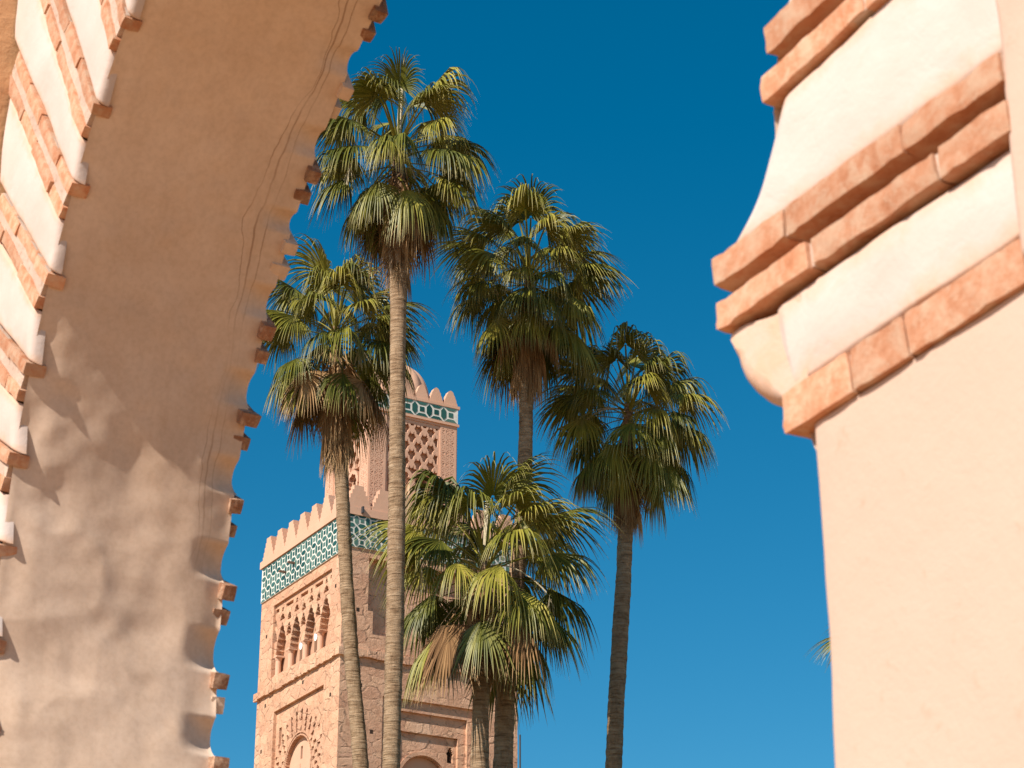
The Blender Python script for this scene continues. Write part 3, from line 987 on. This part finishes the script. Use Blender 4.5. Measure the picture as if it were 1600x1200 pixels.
for k in (1, 2):
    c = P1[0] + (k + 0.5) * BW
    l_ = MB(); a = np.linspace(0, 2 * PI, 20, endpoint=False)
    l_.prism([FLf(c + 0.04 + 0.15 * math.cos(t), 25.00 + 0.19 * math.sin(t), -0.36) for t in a], -FLf.n * 0.10)
    build('round_lamp', l_, M['lamp_white'], tower)

# panel under the string course on the left face: pierced lace ring round a blind arch
PW = P2[1] - P2[0]
def lace(U, V):
    du, dv = U - (PW / 2 + 0.12), V - 3.05
    r = np.hypot(du, dv); th = np.arctan2(dv, du)
    hole = r < 1.16
    for row, (rk, n, hr, ht) in enumerate(((1.42, 22, 0.10, 0.09), (1.64, 24, 0.13, 0.10), (1.90, 26, 0.14, 0.10), (2.12, 28, 0.085, 0.10))):
        ph = (row % 2) * 0.5
        kk = np.round(th / (2 * PI) * n - ph); t0 = (kk + ph) * 2 * PI / n
        jit = np.sin(kk * 12.9898 + row * 7.1) * 0.5
        hole |= (np.abs(r - rk - jit * 0.06) < hr * (0.75 + 0.5 * np.abs(jit))) & (np.abs(th - t0) * r < ht * (1 - 0.6 * (r - rk + hr) / (2 * hr))) & (np.sin(kk * 3.7 + row) > -0.88)
    hole &= ~((r > 1.16) & (r < 1.30)) | (r < 1.16)
    ring = (np.abs(r - 1.24) < 0.025)
    hole |= ring
    hole |= (np.abs(U - (PW - 0.42)) < 0.13) & (np.abs(V - 4.55) < 0.36) & (dv > 0)
    return ~hole
lc = MB()
relief(lc, FLf, P2[0] + 0.001, 17.0, PW - 0.002, P2[3] - 17.0 - 0.001, 0.03, lace, -0.13, -0.33)
build('lace_panel', lc, M['masonry'], tower)
ib = MB(); cu = P2[0] + PW / 2 + 0.12
skin(ib, FLf, (P2[0], P2[1], 17.0, P2[3]), [(cu - 0.62, cu - 0.12, 17.8, 19.55), (cu + 0.12, cu + 0.62, 17.8, 19.55), (cu - 0.02, cu + 0.16, 20.35, 20.85)], -0.32, 0.5)
build('panel_back', ib, M['smooth_render'], tower)
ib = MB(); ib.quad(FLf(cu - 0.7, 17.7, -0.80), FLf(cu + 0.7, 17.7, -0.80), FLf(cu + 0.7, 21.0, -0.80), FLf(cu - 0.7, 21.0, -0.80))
build('opening', ib, M['recess_shade'], tower)
for sg in (-1, 1):       # frames of the twin windows
    def horse(U, V):
        r = np.hypot(U - 0.42, V - 2.0)
        return ~((r < 0.27) | ((np.abs(U - 0.42) < 0.21) & (V < 2.0)))
    hm = MB(); relief(hm, FLf, cu + sg * 0.44 - 0.42, 17.6, 0.84, 2.55, 0.03, horse, -0.25, -0.33)
    build('window_frame', hm, M['smooth_render'], tower)

# right face: innermost field with blind arch and two keyhole slots
cw = PC[1] - PC[0]
def field(U, V):
    du = U - cw / 2
    hole = ((np.hypot(du, V - 1.15) < 0.98)) | ((np.abs(du) < 0.98) & (V < 1.15))
    for s_ in (-1, 1):
        d = np.abs(du - s_ * 1.13)
        hole |= (d < 0.115) & (V > 2.02) & (V < 2.42)
        hole |= (d < 0.115 + 0.03) & (np.abs(V - 2.36) < 0.05)
        hole |= (d < 0.03 + 0.09 * np.clip((2.62 - V) / 0.2, 0, 1)) & (V >= 2.4) & (V < 2.62)
    return ~hole
fd = MB(); relief(fd, FRf, PC[0], 18.0, cw, PC[3] - 18.0, 0.03, field, -0.38, -0.62)
fd.quad(FRf(PC[0], 12.0, -0.38), FRf(PC[1], 12.0, -0.38), FRf(PC[1], 18.0, -0.38), FRf(PC[0], 18.0, -0.38))
build('arch_panel', fd, M['masonry'], tower)
fb = MB(); fb.quad(FRf(PC[0] + 0.4, 18.0, -0.61), FRf(PC[1] - 0.4, 18.0, -0.61), FRf(PC[1] - 0.4, 20.3, -0.61), FRf(PC[0] + 0.4, 20.3, -0.61))
build('blind_arch', fb, M['smooth_render'], tower)
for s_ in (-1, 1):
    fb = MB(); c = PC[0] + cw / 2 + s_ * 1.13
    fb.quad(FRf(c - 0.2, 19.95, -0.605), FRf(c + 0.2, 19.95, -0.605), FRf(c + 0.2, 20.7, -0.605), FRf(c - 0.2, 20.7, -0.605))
    build('window_slot', fb, M['recess_shade'], tower)
# thin archivolt over the blind arch
av = MB()
for k in range(28):
    a0, a1 = PI * k / 28, PI * (k + 1) / 28
    cc = PC[0] + cw / 2
    pts = [FRf(cc + r * math.cos(a), 19.15 + r * math.sin(a), -0.379) for r, a in ((1.0, a0), (1.14, a0), (1.14, a1), (1.0, a1))]
    av.prism(pts, FRf.n * 0.06)
build('archivolt', av, M['masonry'], tower)

for F, u, z in ((FLf, 6.9, 25.9), (FLf, 0.55, 26.2), (FLf, 6.7, 23.0), (FLf, 3.2, 23.1), (FLf, 0.7, 22.0), (FLf, 6.9, 21.2), (FRf, 0.6, 25.2), (FRf, 0.8, 22.3), (FRf, 1.3, 20.6), (FRf, 6.6, 22.4)):
    ph_ = MB(); ph_.box(F(u, z, -0.05), F.u * 0.13, F.n * 0.053, AZ * 0.15)  # flush near-black box, painting the shade of a small hole; nothing is recessed
    build('putlog_shade', ph_, M['recess_shade'], tower)
# tile bands
PER = 0.475
def tile_meshes(s):
    q = 0.155 * s; out = []
    hexl, hexw = 0.205 * s, 0.088 * s
    sq = [(-q / 2, -q / 2), (q / 2, -q / 2), (q / 2, q / 2), (-q / 2, q / 2)]
    vh = [(0, -hexl), (hexw, -hexl * 0.5), (hexw, hexl * 0.5), (0, hexl), (-hexw, hexl * 0.5), (-hexw, -hexl * 0.5)]
    hh = [(b, a) for a, b in vh][::-1]
    ht = [(-hexl, 0), (hexl, 0), (hexl * 0.5, hexw), (-hexl * 0.5, hexw)]
    hb = [(-hexl, 0), (-hexl * 0.5, -hexw), (hexl * 0.5, -hexw), (hexl, 0)]
    return dict(sq=sq, vh=vh, hh=hh, ht=ht, hb=hb)
def tile_band(F, u0, u1, z0, z1, rows, key, n_ind):
    ncol = int(round((u1 - u0) / PER)) if rows > 1 else int(round((u1 - u0) / 0.62))
    pw = (u1 - u0) / ncol; ph = (z1 - z0) / rows; s = min(pw, ph) / 0.475 * 0.98
    b = MB()
    b.box(F(u0, z0, 0.002), F.u * (u1 - u0), F.n * 0.05, AZ * (z1 - z0))
    band = build('tile_band', b, M['strap'], tower)
    shapes = tile_meshes(s); cache = {}
    rest = MB(); cnt = 0
    for i in range(ncol):
        for j in range(rows):
            uc, zc = u0 + (i + 0.5) * pw, z0 + (j + 0.5) * ph
            lst = [('sq', uc, zc)]
            if i < ncol - 1: lst.append(('vh', uc + pw / 2, zc))
            if j < rows - 1: lst.append(('hh', uc, zc + ph / 2))
            if j == 0: lst.append(('ht', uc, z0 + 0.02))
            if j == rows - 1: lst.append(('hb', uc, z1 - 0.02))
            for kd, uu, zz in lst:
                pts = [F(uu + x, zz + y, 0.053) for x, y in shapes[kd]]
                if cnt < n_ind:
                    if kd not in cache:
                        m_ = MB(); m_.prism(pts, F.n * 0.012)
                        cache[kd] = m_.mesh('tile', M['tile'], F(uu, zz, 0.053))
                    inst('tile', cache[kd], band, F(uu, zz, 0.053))
                else:
                    rest.prism(pts, F.n * 0.012)
                cnt += 1
    if rest.v: build('tile', rest, M['tile'], band, kind='stuff')
    return band
tile_band(FLf, 0.0, TS, 27.52, 28.98, 3, 'L', 400)
tile_band(FRf, 0.0, TS, 27.72, 29.02, 3, 'R', 70)

# parapet with stepped merlons
par = MB()
for F, a, b in ((FLf, -0.10, TS + 0.10), (FRf, -0.10, TS + 0.10)):
    par.box(F(a, 29.0, -0.38), F.u * (b - a), F.n * 0.50, AZ * 0.30)
F3 = Face(TC + DL * TS, DR, -NR); F4 = Face(TC + DR * TS, DL, -NL)
for F in (F3, F4):
    par.box(F(0.45, 29.0, -0.38), F.u * (TS - 0.9), F.n * 0.46, AZ * 0.30)
build('parapet', par, M['smooth_render'], tower)
def stepped(w0, w1, h, n):
    pts = []
    for k in range(n):
        w = w0 + (w1 - w0) * k / (n - 1)
        pts += [(w / 2, h * k / n), (w / 2, h * (k + 1) / n)]
    return pts + [(-x, y) for x, y in pts[::-1]]
mprof = stepped(1.04, 0.42, 0.92, 5)
for F in (FLf, FRf, F3, F4):
    nmer = 7; wm = TS / nmer; me = None
    for k in range(nmer):
        if F in (F3, F4) and k in (0, nmer - 1): continue
        if F is FRf and k == 0: continue
        u = (k + 0.5) * wm
        if me is None:
            m_ = MB(); m_.prism([F(u + x, 29.302 + y, 0.06) for x, y in mprof], -F.n * 0.30)
            me = m_.mesh('merlon', M['smooth_render'], F(u, 29.30, 0)); 
        inst('merlon', me, tower, F(u, 29.30, 0))
# corner merlon returns along the right face
m_ = MB(); m_.prism([FRf(0.30 + wm * 0.5 - 0.30 + x * 1.0, 29.302 + y, 0.055) for x, y in mprof], -FRf.n * 0.29)
build('merlon', m_, M['smooth_render'], tower)
# two small wooden brackets on the left tile band, a pipe stub on the right parapet
for px_, py_ in ((463, 881), (449, 895)):
    r_ = px_ray(px_, py_); t_ = (FLf.n @ (TC + AZ * EYE - np.array([0, 0, EYE]))) / (FLf.n @ r_)
    p = r_ * t_ + np.array([0, 0, EYE])
    m_ = MB(); m_.box(p, FLf.u * 0.10, FLf.n * 0.34, AZ * 0.07); build('bracket', m_, M['wood'], tower)
m_ = MB(); m_.box(FRf(0.62, 29.08, 0.125), FRf.u * 0.07, FRf.n * 0.12, AZ * 0.26); build('bracket', m_, M['metal_dark'], tower)

# lantern
LO_, LW = 1.80, 4.0
LC = TC + (DL + DR) * LO_
LFl = Face(LC, DL, NL); LFr = Face(LC, DR, NR)
LB, LT = 28.9, 35.25
lm = MB()
holes_r = [(0.80, 3.20, 30.0, 34.32)]
for F in (LFl, LFr):
    skin(lm, F, (0, LW, LB, LT), holes_r, 0.0, 0.24)
c1, c2, c3 = LC + DL * LW, LC + DL * LW + DR * LW, LC + DR * LW
for p, q in ((c1, c2), (c2, c3)):
    lm.quad(p + AZ * (LB + EYE), q + AZ * (LB + EYE), q + AZ * (LT + EYE), p + AZ * (LT + EYE))
zt = AZ * (LT + EYE - 0.01)
lm.quad(LC + zt, c3 + zt, c2 + zt, c1 + zt)
lant = build('lantern', lm, M['smooth_render'], tower)
def lan_back(F):
    def fn(U, V):       # twin lobed openings
        hole = np.zeros_like(U, bool)
        for c in (0.72, 1.68):
            du = np.abs(U - c)
            hole |= (du < 0.20) & (V < 1.62)
            hole |= np.hypot(U - c, (V - 1.72)) < 0.255
        return ~hole
    b = MB(); relief(b, F, 0.80, 30.0, 2.40, 4.32, 0.03, fn, -0.20, -0.55)
    b2 = build('panel_back', b, M['niche'], lant)
    for c in (0.72, 1.68):
        q = MB(); q.quad(F(0.8 + c - 0.35, 29.9, -0.55), F(0.8 + c + 0.35, 29.9, -0.55), F(0.8 + c + 0.35, 32.1, -0.55), F(0.8 + c - 0.35, 32.1, -0.55))
        build('opening', q, M['recess_shade'], lant)
    def seb(U, V):      # lobed arches over the windows and the lattice above
        sol = np.zeros_like(U, bool)
        for c in (0.72, 1.68):
            du = U - c; dv = V - 1.72
            r = np.hypot(du, dv); th = np.arctan2(dv, du)
            edge = 0.33 + 0.055 * np.abs(np.cos(th * 4.0))
            sol |= (r > edge) & (r < 0.53) & (dv > -0.12)
            sol |= (np.abs(np.abs(du) - 0.42) < 0.065) & (V <= 1.62)
        w, h = 0.575, 0.74
        v2 = V - 2.25
        for off in (0.0, 0.5):
            uu = (U / w + off) % 1.0 - 0.5
            k = np.floor(v2 / h + off); vv = (v2 / h + off) - k
            # ogee ribs that meet above and below
            rib = 0.5 * (1 - np.cos(PI * vv)) ; xc = 0.5 * (1 - vv ** 1.6)
            sol |= (np.abs(np.abs(uu) - xc + 0.04 * np.abs(np.sin(vv * 3 * PI))) < 0.082) & (V > 2.22)
        sol |= (V > 4.18) | (U < 0.07) | (U > 2.33)
        sol &= (V < 4.31)
        return sol
    b = MB(); relief(b, F, 0.801, 30.0, 2.398, 4.32, 0.022, seb, -0.035, -0.199)
    build('lattice', b, M['smooth_render'], lant)
    def star(U, V):
        a = np.zeros_like(U, bool)
        p = 0.21
        for t in (0, PI / 3, 2 * PI / 3):
            x = (U * math.cos(t) + V * math.sin(t)) / p
            a |= np.abs(x - np.round(x)) < 0.13
        a |= np.abs(np.hypot((U / (2 * p) - np.round(U / (2 * p))) * 2 * p, (V / (1.155 * p * 2) - np.round(V / (1.155 * p * 2))) * 1.155 * p * 2) - 0.13) < 0.025
        return a | (U < 0.05) | (U > 0.66)
    for u in (0.045, 3.245):
        b = MB(); relief(b, F, u, 30.0, 0.71, 4.3, 0.020, star, 0.014, 0.001)
        build('carved_strip', b, M['smooth_render'], lant)
    b = MB(); b.box(F(-0.06, 34.42, 0.001), F.u * (LW + 0.12), F.n * 0.07, AZ * 0.10)
    build('cornice', b, M['smooth_render'], lant)
lan_back(LFl); lan_back(LFr)
q = MB(); a = np.linspace(0, 2 * PI, 20, endpoint=False)
q.prism([LFr(0.8 + 1.68 + 0.18 * math.cos(t), 31.30 + 0.20 * math.sin(t), -0.22) for t in a], -LFr.n * 0.12)
build('round_lamp', q, M['lamp_white'], lant)
tile_band(LFr, 0.0, LW, 34.54, 35.19, 1, 'lr', 60)
tile_band(LFl, 0.0, LW, 34.54, 35.19, 1, 'll', 60)
lp = MB()
for F in (LFl, LFr):
    lp.box(F(-0.08, 35.2, -0.26), F.u * (LW + 0.16), F.n * 0.34, AZ * 0.12)
build('lantern_parapet', lp, M['smooth_render'], tower)
def scal(w, h):
    pts = []
    for k in range(25):
        t = k / 24
        x = w / 2 * (1 - t) ** 0.55 + 0.0; y = h * t
        bmp = 0.025 * abs(math.sin(t * 4 * PI))
        pts.append((x + bmp * (1 - t * 0.5), y))
    return pts + [(-x, y) for x, y in pts[::-1][1:]]
sp_ = scal(0.62, 0.66)
for F in (LFl, LFr):
    me = None
    for k in range(6):
        u = 0.33 + k * (LW - 0.66) / 5
        if F is LFr and k == 0: continue
        if me is None:
            m_ = MB(); m_.prism([F(u + x, 35.322 + y, 0.03) for x, y in sp_], -F.n * 0.22); me = m_.mesh('merlon', M['smooth_render'], F(u, 35.3, 0))
        inst('merlon', me, tower, F(u, 35.3, 0))
# ribbed dome
dm = MB(); nu_, nv_ = 96, 22
P = np.zeros((nu_, nv_, 3)); LCEN = LC + (DL + DR) * LW / 2
for i in range(nu_):
    for j in range(nv_):
        t = 2 * PI * i / nu_; v = j / (nv_ - 1)
        rr_ = 1.50 * math.cos(v * PI / 2) ** 0.75 * (1 + 0.07 * abs(math.sin(6 * t)))
        P[i, j] = LCEN + np.array([rr_ * math.cos(t), rr_ * math.sin(t), EYE + 35.25 + 0.35 * min(1, v * 8) + 1.85 * math.sin(v * PI / 2)])
dm.grid(P, close_u=True)
build('dome', dm, M['smooth_render'], tower, smooth=True)

# thin mast beside the minaret
mp_ = at(812.5, 1148, 70.0)
ms = MB(); a = np.linspace(0, 2 * PI, 8, endpoint=False)
P = np.array([[(mp_[0] + r * math.cos(t), mp_[1] + r * math.sin(t), z) for r, z in ((0.045, 0), (0.03, mp_[2]))] for t in a])
ms.grid(P, close_u=True); ms.add([P[k, 1] for k in range(8)], [tuple(range(8))])
mast = build('mast', ms, M['metal_dark'], origin=(mp_[0], mp_[1], 0))
mast['label'] = 'thin dark mast rising just right of the minaret at the bottom edge'; mast['category'] = 'mast'

# ------------------------------------------------------------------ palms
def frond_mesh(el, seed, dry=False, dead=False):
    r_ = np.random.default_rng(seed)
    V = []; Fc = []; T = []
    up = np.array([0, 0, 1.0]); b = np.array([0, 1.0, 0])
    Lp = 0.96 * r_.uniform(0.88, 1.12) if not dry else 0.35
    sag = R(26 if el > 0 else 16) if not dry else R(4)
    # petiole
    n = 6; pos = np.zeros(3); st = []
    for k in range(n + 1):
        e = R(el) - sag * (k / n) ** 1.3
        t = np.array([math.cos(e), 0, math.sin(e)])
        st.append((pos.copy(), t))
        pos = pos + t * Lp / n
    def ring(p, t, w, h):
        u = np.cross(b, t)
        return [p + b * w, p + u * h, p - b * w, p - u * h]
    for k, (p, t) in enumerate(st):
        w = 0.026 - 0.012 * k / n
        for q in ring(p, t, w, w * 0.5): V.append(q); T.append((0.0, 0.9, 0))
    for k in range(n):
        for m_ in range(4):
            Fc.append((k * 4 + m_, k * 4 + (m_ + 1) % 4, (k + 1) * 4 + (m_ + 1) % 4, (k + 1) * 4 + m_))
    p0, t0 = st[-1]
    e_end = R(el) - sag
    stiff = r_.choice([0.35, 0.7, 1.0, 1.25]) if not dry else 1.0
    NS = 54 if not dry else 30
    span = R(112) if not dry else R(58)
    psi = R(r_.uniform(18, 42)) if not dry else R(62)
    Lb = 1.14 * r_.uniform(0.92, 1.08) if not dry else 0.95
    twist = r_.uniform(-0.35, 0.35)
    bb = b * math.cos(twist) + np.cross(t0, b) * -math.sin(twist)
    upn = np.cross(t0, bb)
    stat = [0.03, 0.22, 0.42, 0.55, 0.68, 0.80, 0.91, 1.0]
    dphi = 2 * span / NS
    for k in range(NS):
        ph = -span + (k + 0.5) * dphi
        sg = 1 if ph > 0 else -1
        # the blade arches: its middle bends down along the costa
        side = bb * sg * math.cos(psi) - upn * math.sin(psi)
        d0 = t0 * math.cos(ph) + side * abs(math.sin(ph))
        wd = -t0 * abs(math.sin(ph)) + side * math.cos(ph)
        wd *= sg
        L = Lb * (0.70 + 0.30 * max(math.cos(ph), 0)) * r_.uniform(0.88, 1.06)
        droop = (5.6 if not dry else 2.4) * r_.uniform(0.75, 1.3) * stiff
        free = 0.40 + r_.uniform(-0.05, 0.05)
        pos = p0.copy(); last = 0.0
        nrm = np.cross(d0, wd); nrm /= np.linalg.norm(nrm) + 1e-9
        base = len(V); tint = r_.uniform(0, 1)
        yaw = r_.normal(0, 0.10)
        cur = d0.copy()
        for j, sfr in enumerate(stat):
            seg = (sfr - last) * L
            x = max(sfr - free, 0)
            g = 0.22 * sfr + droop * x
            cur = d0 + wd * yaw * x * 2.0 + np.array([0, 0, -1.0]) * g
            cur /= np.linalg.norm(cur)
            pos = pos + cur * seg; last = sfr
            rad = min(sfr, 0.47) * L
            w = rad * dphi * 0.53
            if sfr > 0.47: w *= max(1 - ((sfr - 0.47) / 0.53) ** 0.9, 0.05) * 0.9
            wv = wd - cur * (wd @ cur); wv /= np.linalg.norm(wv) + 1e-9
            nn = np.cross(cur, wv)
            fold = 0.55 * w
            for q in (pos - wv * w + nn * fold * 0.5, pos - nn * fold * 0.5, pos + wv * w + nn * fold * 0.5):
                V.append(q); T.append((sfr, tint, 0))
        for j in range(len(stat) - 1):
            for m_ in (0, 1):
                a_ = base + j * 3 + m_
                Fc.append((a_, a_ + 1, a_ + 4, a_ + 3))
    me = bpy.data.meshes.new('dry_frond' if dry else 'frond')
    me.from_pydata([tuple(map(float, v)) for v in V], [], Fc)
    me.materials.append(M['dry_leaf'] if dry or dead else M['leaf'])
    at_ = me.attributes.new('leaf_t', 'FLOAT_VECTOR', 'POINT')
    at_.data.foreach_set('vector', np.array(T, np.float32).reshape(-1))
    me.update()
    return me
ELS = [82, 62, 42, 22, 2, -18, -36, -54]
FM = {e: [frond_mesh(e, 100 + 10 * i + k) for k in range(4)] for i, e in enumerate(ELS)}
DEAD = [frond_mesh(e, 400 + k, dead=True) for k, e in enumerate((-30, -45, -58))]
DM = [frond_mesh(-70 - 4 * k, 300 + k, dry=True) for k in range(5)]
def spear_mesh():
    mb = MB(); a = np.linspace(0, 2 * PI, 6, endpoint=False)
    P = np.array([[(r * math.cos(t), r * math.sin(t), z) for r, z in ((0.035, 0), (0.04, 0.6), (0.025, 1.15), (0.004, 1.62))] for t in a])
    mb.grid(P, close_u=True)
    return mb.mesh('spear_leaf', M['stalk'])
SPEAR = spear_mesh()

def stalk_obj(root, hub, az, L, drop):
    mb = MB(); a = np.linspace(0, 2 * PI, 5, endpoint=False); n = 10; P = np.zeros((5, n, 3))
    for j in range(n):
        t = j / (n - 1)
        c = hub + np.array([math.cos(az), math.sin(az), 0]) * L * t + AZ * (0.35 * t - drop * t * t)
        for i in range(5): P[i, j] = c + np.array([0.012 * math.cos(a[i]), 0, 0.012 * math.sin(a[i])])
    mb.grid(P, close_u=True)
    # hanging strands at the end
    e = P[:, -1].mean(0)
    for k in range(9):
        q = e + np.array([random.uniform(-.12, .12), random.uniform(-.12, .12), random.uniform(-.45, -.2)])
        m0 = e - AZ * 0.0 + np.array([0.004, 0, 0])
        mb.quad(e, m0, q + np.array([0.008, 0, 0]), q)
    build('fruit_stalk', mb, M['stalk'], root)

def palm(label, path, Y, hub, scale, nfr, ndry, seed, spear=False, skirt=(0.25, 1.2), lowest=-50, skirt_r=0.16, stalks=3, drysc=1.0, dead_p=0.28):
    """path: (px, py, width px) down the trunk, top first"""
    rnd = random.Random(seed)
    P = [(at(x, y, Y), w) for x, y, w in path]
    mpp = lambda y: Y / px_ray(800, y)[1]
    rad = [w / 2 * mpp(y) for x, y, w in path]
    P.insert(0, (at(hub[0], hub[1], Y), 8)); rad.insert(0, 0.05)
    P.insert(1, (at(hub[0] * 0.6 + path[0][0] * 0.4, hub[1] + 45, Y), 14)); rad.insert(1, 0.12)
    H = at(hub[0], hub[1], Y)
    z = [p[2] for p, _ in P]; x = [p[0] for p, _ in P]
    # carry the trunk down to the ground
    k = (x[-1] - x[-2]) / (z[-1] - z[-2])
    z.append(0.0); x.append(x[-1] + k * 0.6 * (0 - z[-2])); rad.append(rad[-1] * 1.35)
    zz = np.linspace(0, H[2] - 0.05, int(H[2] / 0.055))
    xx = np.interp(zz, z[::-1], x[::-1]); rr = np.interp(zz, z[::-1], rad[::-1])
    ker = np.ones(25) / 25
    xp = np.pad(xx, 12, mode='reflect', reflect_type='odd'); xx = np.convolve(xp, ker, 'valid')
    rp = np.pad(rr, 12, mode='edge'); rr = np.convolve(rp, ker, 'valid')
    root = thing('palm_tree', label, 'palm tree', (xx[0], Y, 0), 'tall fan palms in front of the minaret')
    NSD = 20
    a = np.linspace(0, 2 * PI, NSD, endpoint=False)
    G = np.zeros((NSD, len(zz), 3))
    sc_ = np.array([rnd.uniform(-1, 1) for _ in zz])
    for i, t in enumerate(a):
        q = np.stack([np.full(len(zz), math.cos(t) * 1.2 + seed), np.full(len(zz), math.sin(t) * 1.2), zz * 1.0], 1)
        nz = vnoise(q, 1.3, seed) * 0.05 + vnoise(q * np.array([1, 1, 3]), 2.5, seed + 1) * 0.05
        r2 = rr * (1 + nz + sc_ * 0.035)
        G[i, :, 0] = xx + r2 * math.cos(t); G[i, :, 1] = Y + r2 * math.sin(t); G[i, :, 2] = zz
    mb = MB(); mb.grid(G, close_u=True)
    build('trunk', mb, M['trunk'], root, origin=(xx[0], Y, 0), smooth=True)
    hubp = np.array([xx[-1], Y, H[2]])
    az = rnd.uniform(0, 6.28)
    for i in range(nfr):
        f = (i + 0.5) / nfr
        el = 86 - (86 - lowest) * f ** 0.85 + rnd.uniform(-8, 8)
        e = min(ELS, key=lambda q_: abs(q_ - el))
        az += 2.39996 + rnd.uniform(-0.25, 0.25)
        me = rnd.choice(FM[e])
        if f > 0.62 and rnd.random() < dead_p: me = rnd.choice(DEAD)
        o = inst('dry_frond' if me in DEAD else 'frond', me, root, hubp - AZ * (0.75 * f ** 1.5) * scale + np.array([math.cos(az), math.sin(az), 0]) * 0.06, az, scale * rnd.uniform(0.90, 1.10))
    for i in range(ndry):
        f = (i + 0.5) / ndry
        az += 2.39996 + rnd.uniform(-0.3, 0.3)
        dz = skirt[0] + (skirt[1] - skirt[0]) * f
        zc = hubp[2] - dz * scale
        xc = float(np.interp(zc, zz, xx))
        rs = skirt_r * (0.5 + 0.5 * math.sin(PI * min(1, 0.25 + f)))
        o = inst('dry_frond', DM[i % len(DM)], root, np.array([xc + math.cos(az) * rs, Y + math.sin(az) * rs, zc]), az, drysc * rnd.uniform(0.75, 1.1))
    if spear:
        o = inst('spear_leaf', SPEAR, root, hubp, 0, scale * (1.14 if scale < 1.1 else 1.0))
        o.rotation_euler = (R(-3), R(2), 0)
    for i in range(stalks):
        stalk_obj(root, hubp - AZ * 0.2, rnd.uniform(0, 6.28), rnd.uniform(0.7, 1.2) * scale, rnd.uniform(0.5, 1.2))
    return root

palm('tallest fan palm, its pale straight trunk crossing in front of the minaret',
     [(624, 380, 40), (622, 450, 25), (622, 540, 25), (621, 640, 25), (620, 800, 27), (618, 950, 28), (614, 1100, 28), (611, 1200, 28)], 33.7, (622, 222), 1.0, 50, 46, 1, spear=True, lowest=-46, skirt=(0.5, 2.0), skirt_r=0.17)
palm('leftmost fan palm, with a straw coloured skirt and a leaning curved trunk',
     [(529, 640, 26), (532, 700, 22), (536, 800, 22), (542, 920, 22), (550, 1040, 23), (558, 1130, 24), (565, 1200, 26)], 36.5, (524, 508), 0.98, 46, 64, 2, lowest=-34, skirt=(0.5, 1.95), skirt_r=0.24)
palm('fan palm with a dark brown skirt, standing in the middle of the group',
     [(826, 560, 26), (822, 620, 21), (821, 700, 22), (819, 780, 24), (808, 900, 26), (797, 1000, 28), (790, 1080, 30), (786, 1200, 32)], 36.6, (827, 420), 1.0, 54, 52, 3, dead_p=0.2, skirt=(0.5, 1.75), skirt_r=0.2)
palm('shaded dark fan palm against open sky, rightmost of the fully visible palms',
     [(980, 760, 26), (978, 800, 24), (976, 880, 24), (971, 960, 26), (965, 1060, 26), (961, 1130, 26), (958, 1200, 26)], 38.4, (982, 628), 1.0, 54, 46, 4, dead_p=0.06, skirt=(0.5, 1.75), skirt_r=0.2)
palm('lowest fan palm, its bright broad crown hiding part of the minaret',
     [(755, 960, 26), (753, 1040, 26), (751, 1100, 27), (750, 1150, 27), (749, 1200, 30)], 35.8, (758, 868), 1.16, 50, 26, 5, spear=True, skirt=(0.3, 1.2), lowest=-40)
palm('fan palm almost hidden behind the right hand pillar, only leaf tips showing',
     [(1432, 1100, 26), (1432, 1200, 26)], 34.0, (1424, 1022), 0.86, 42, 20, 6)
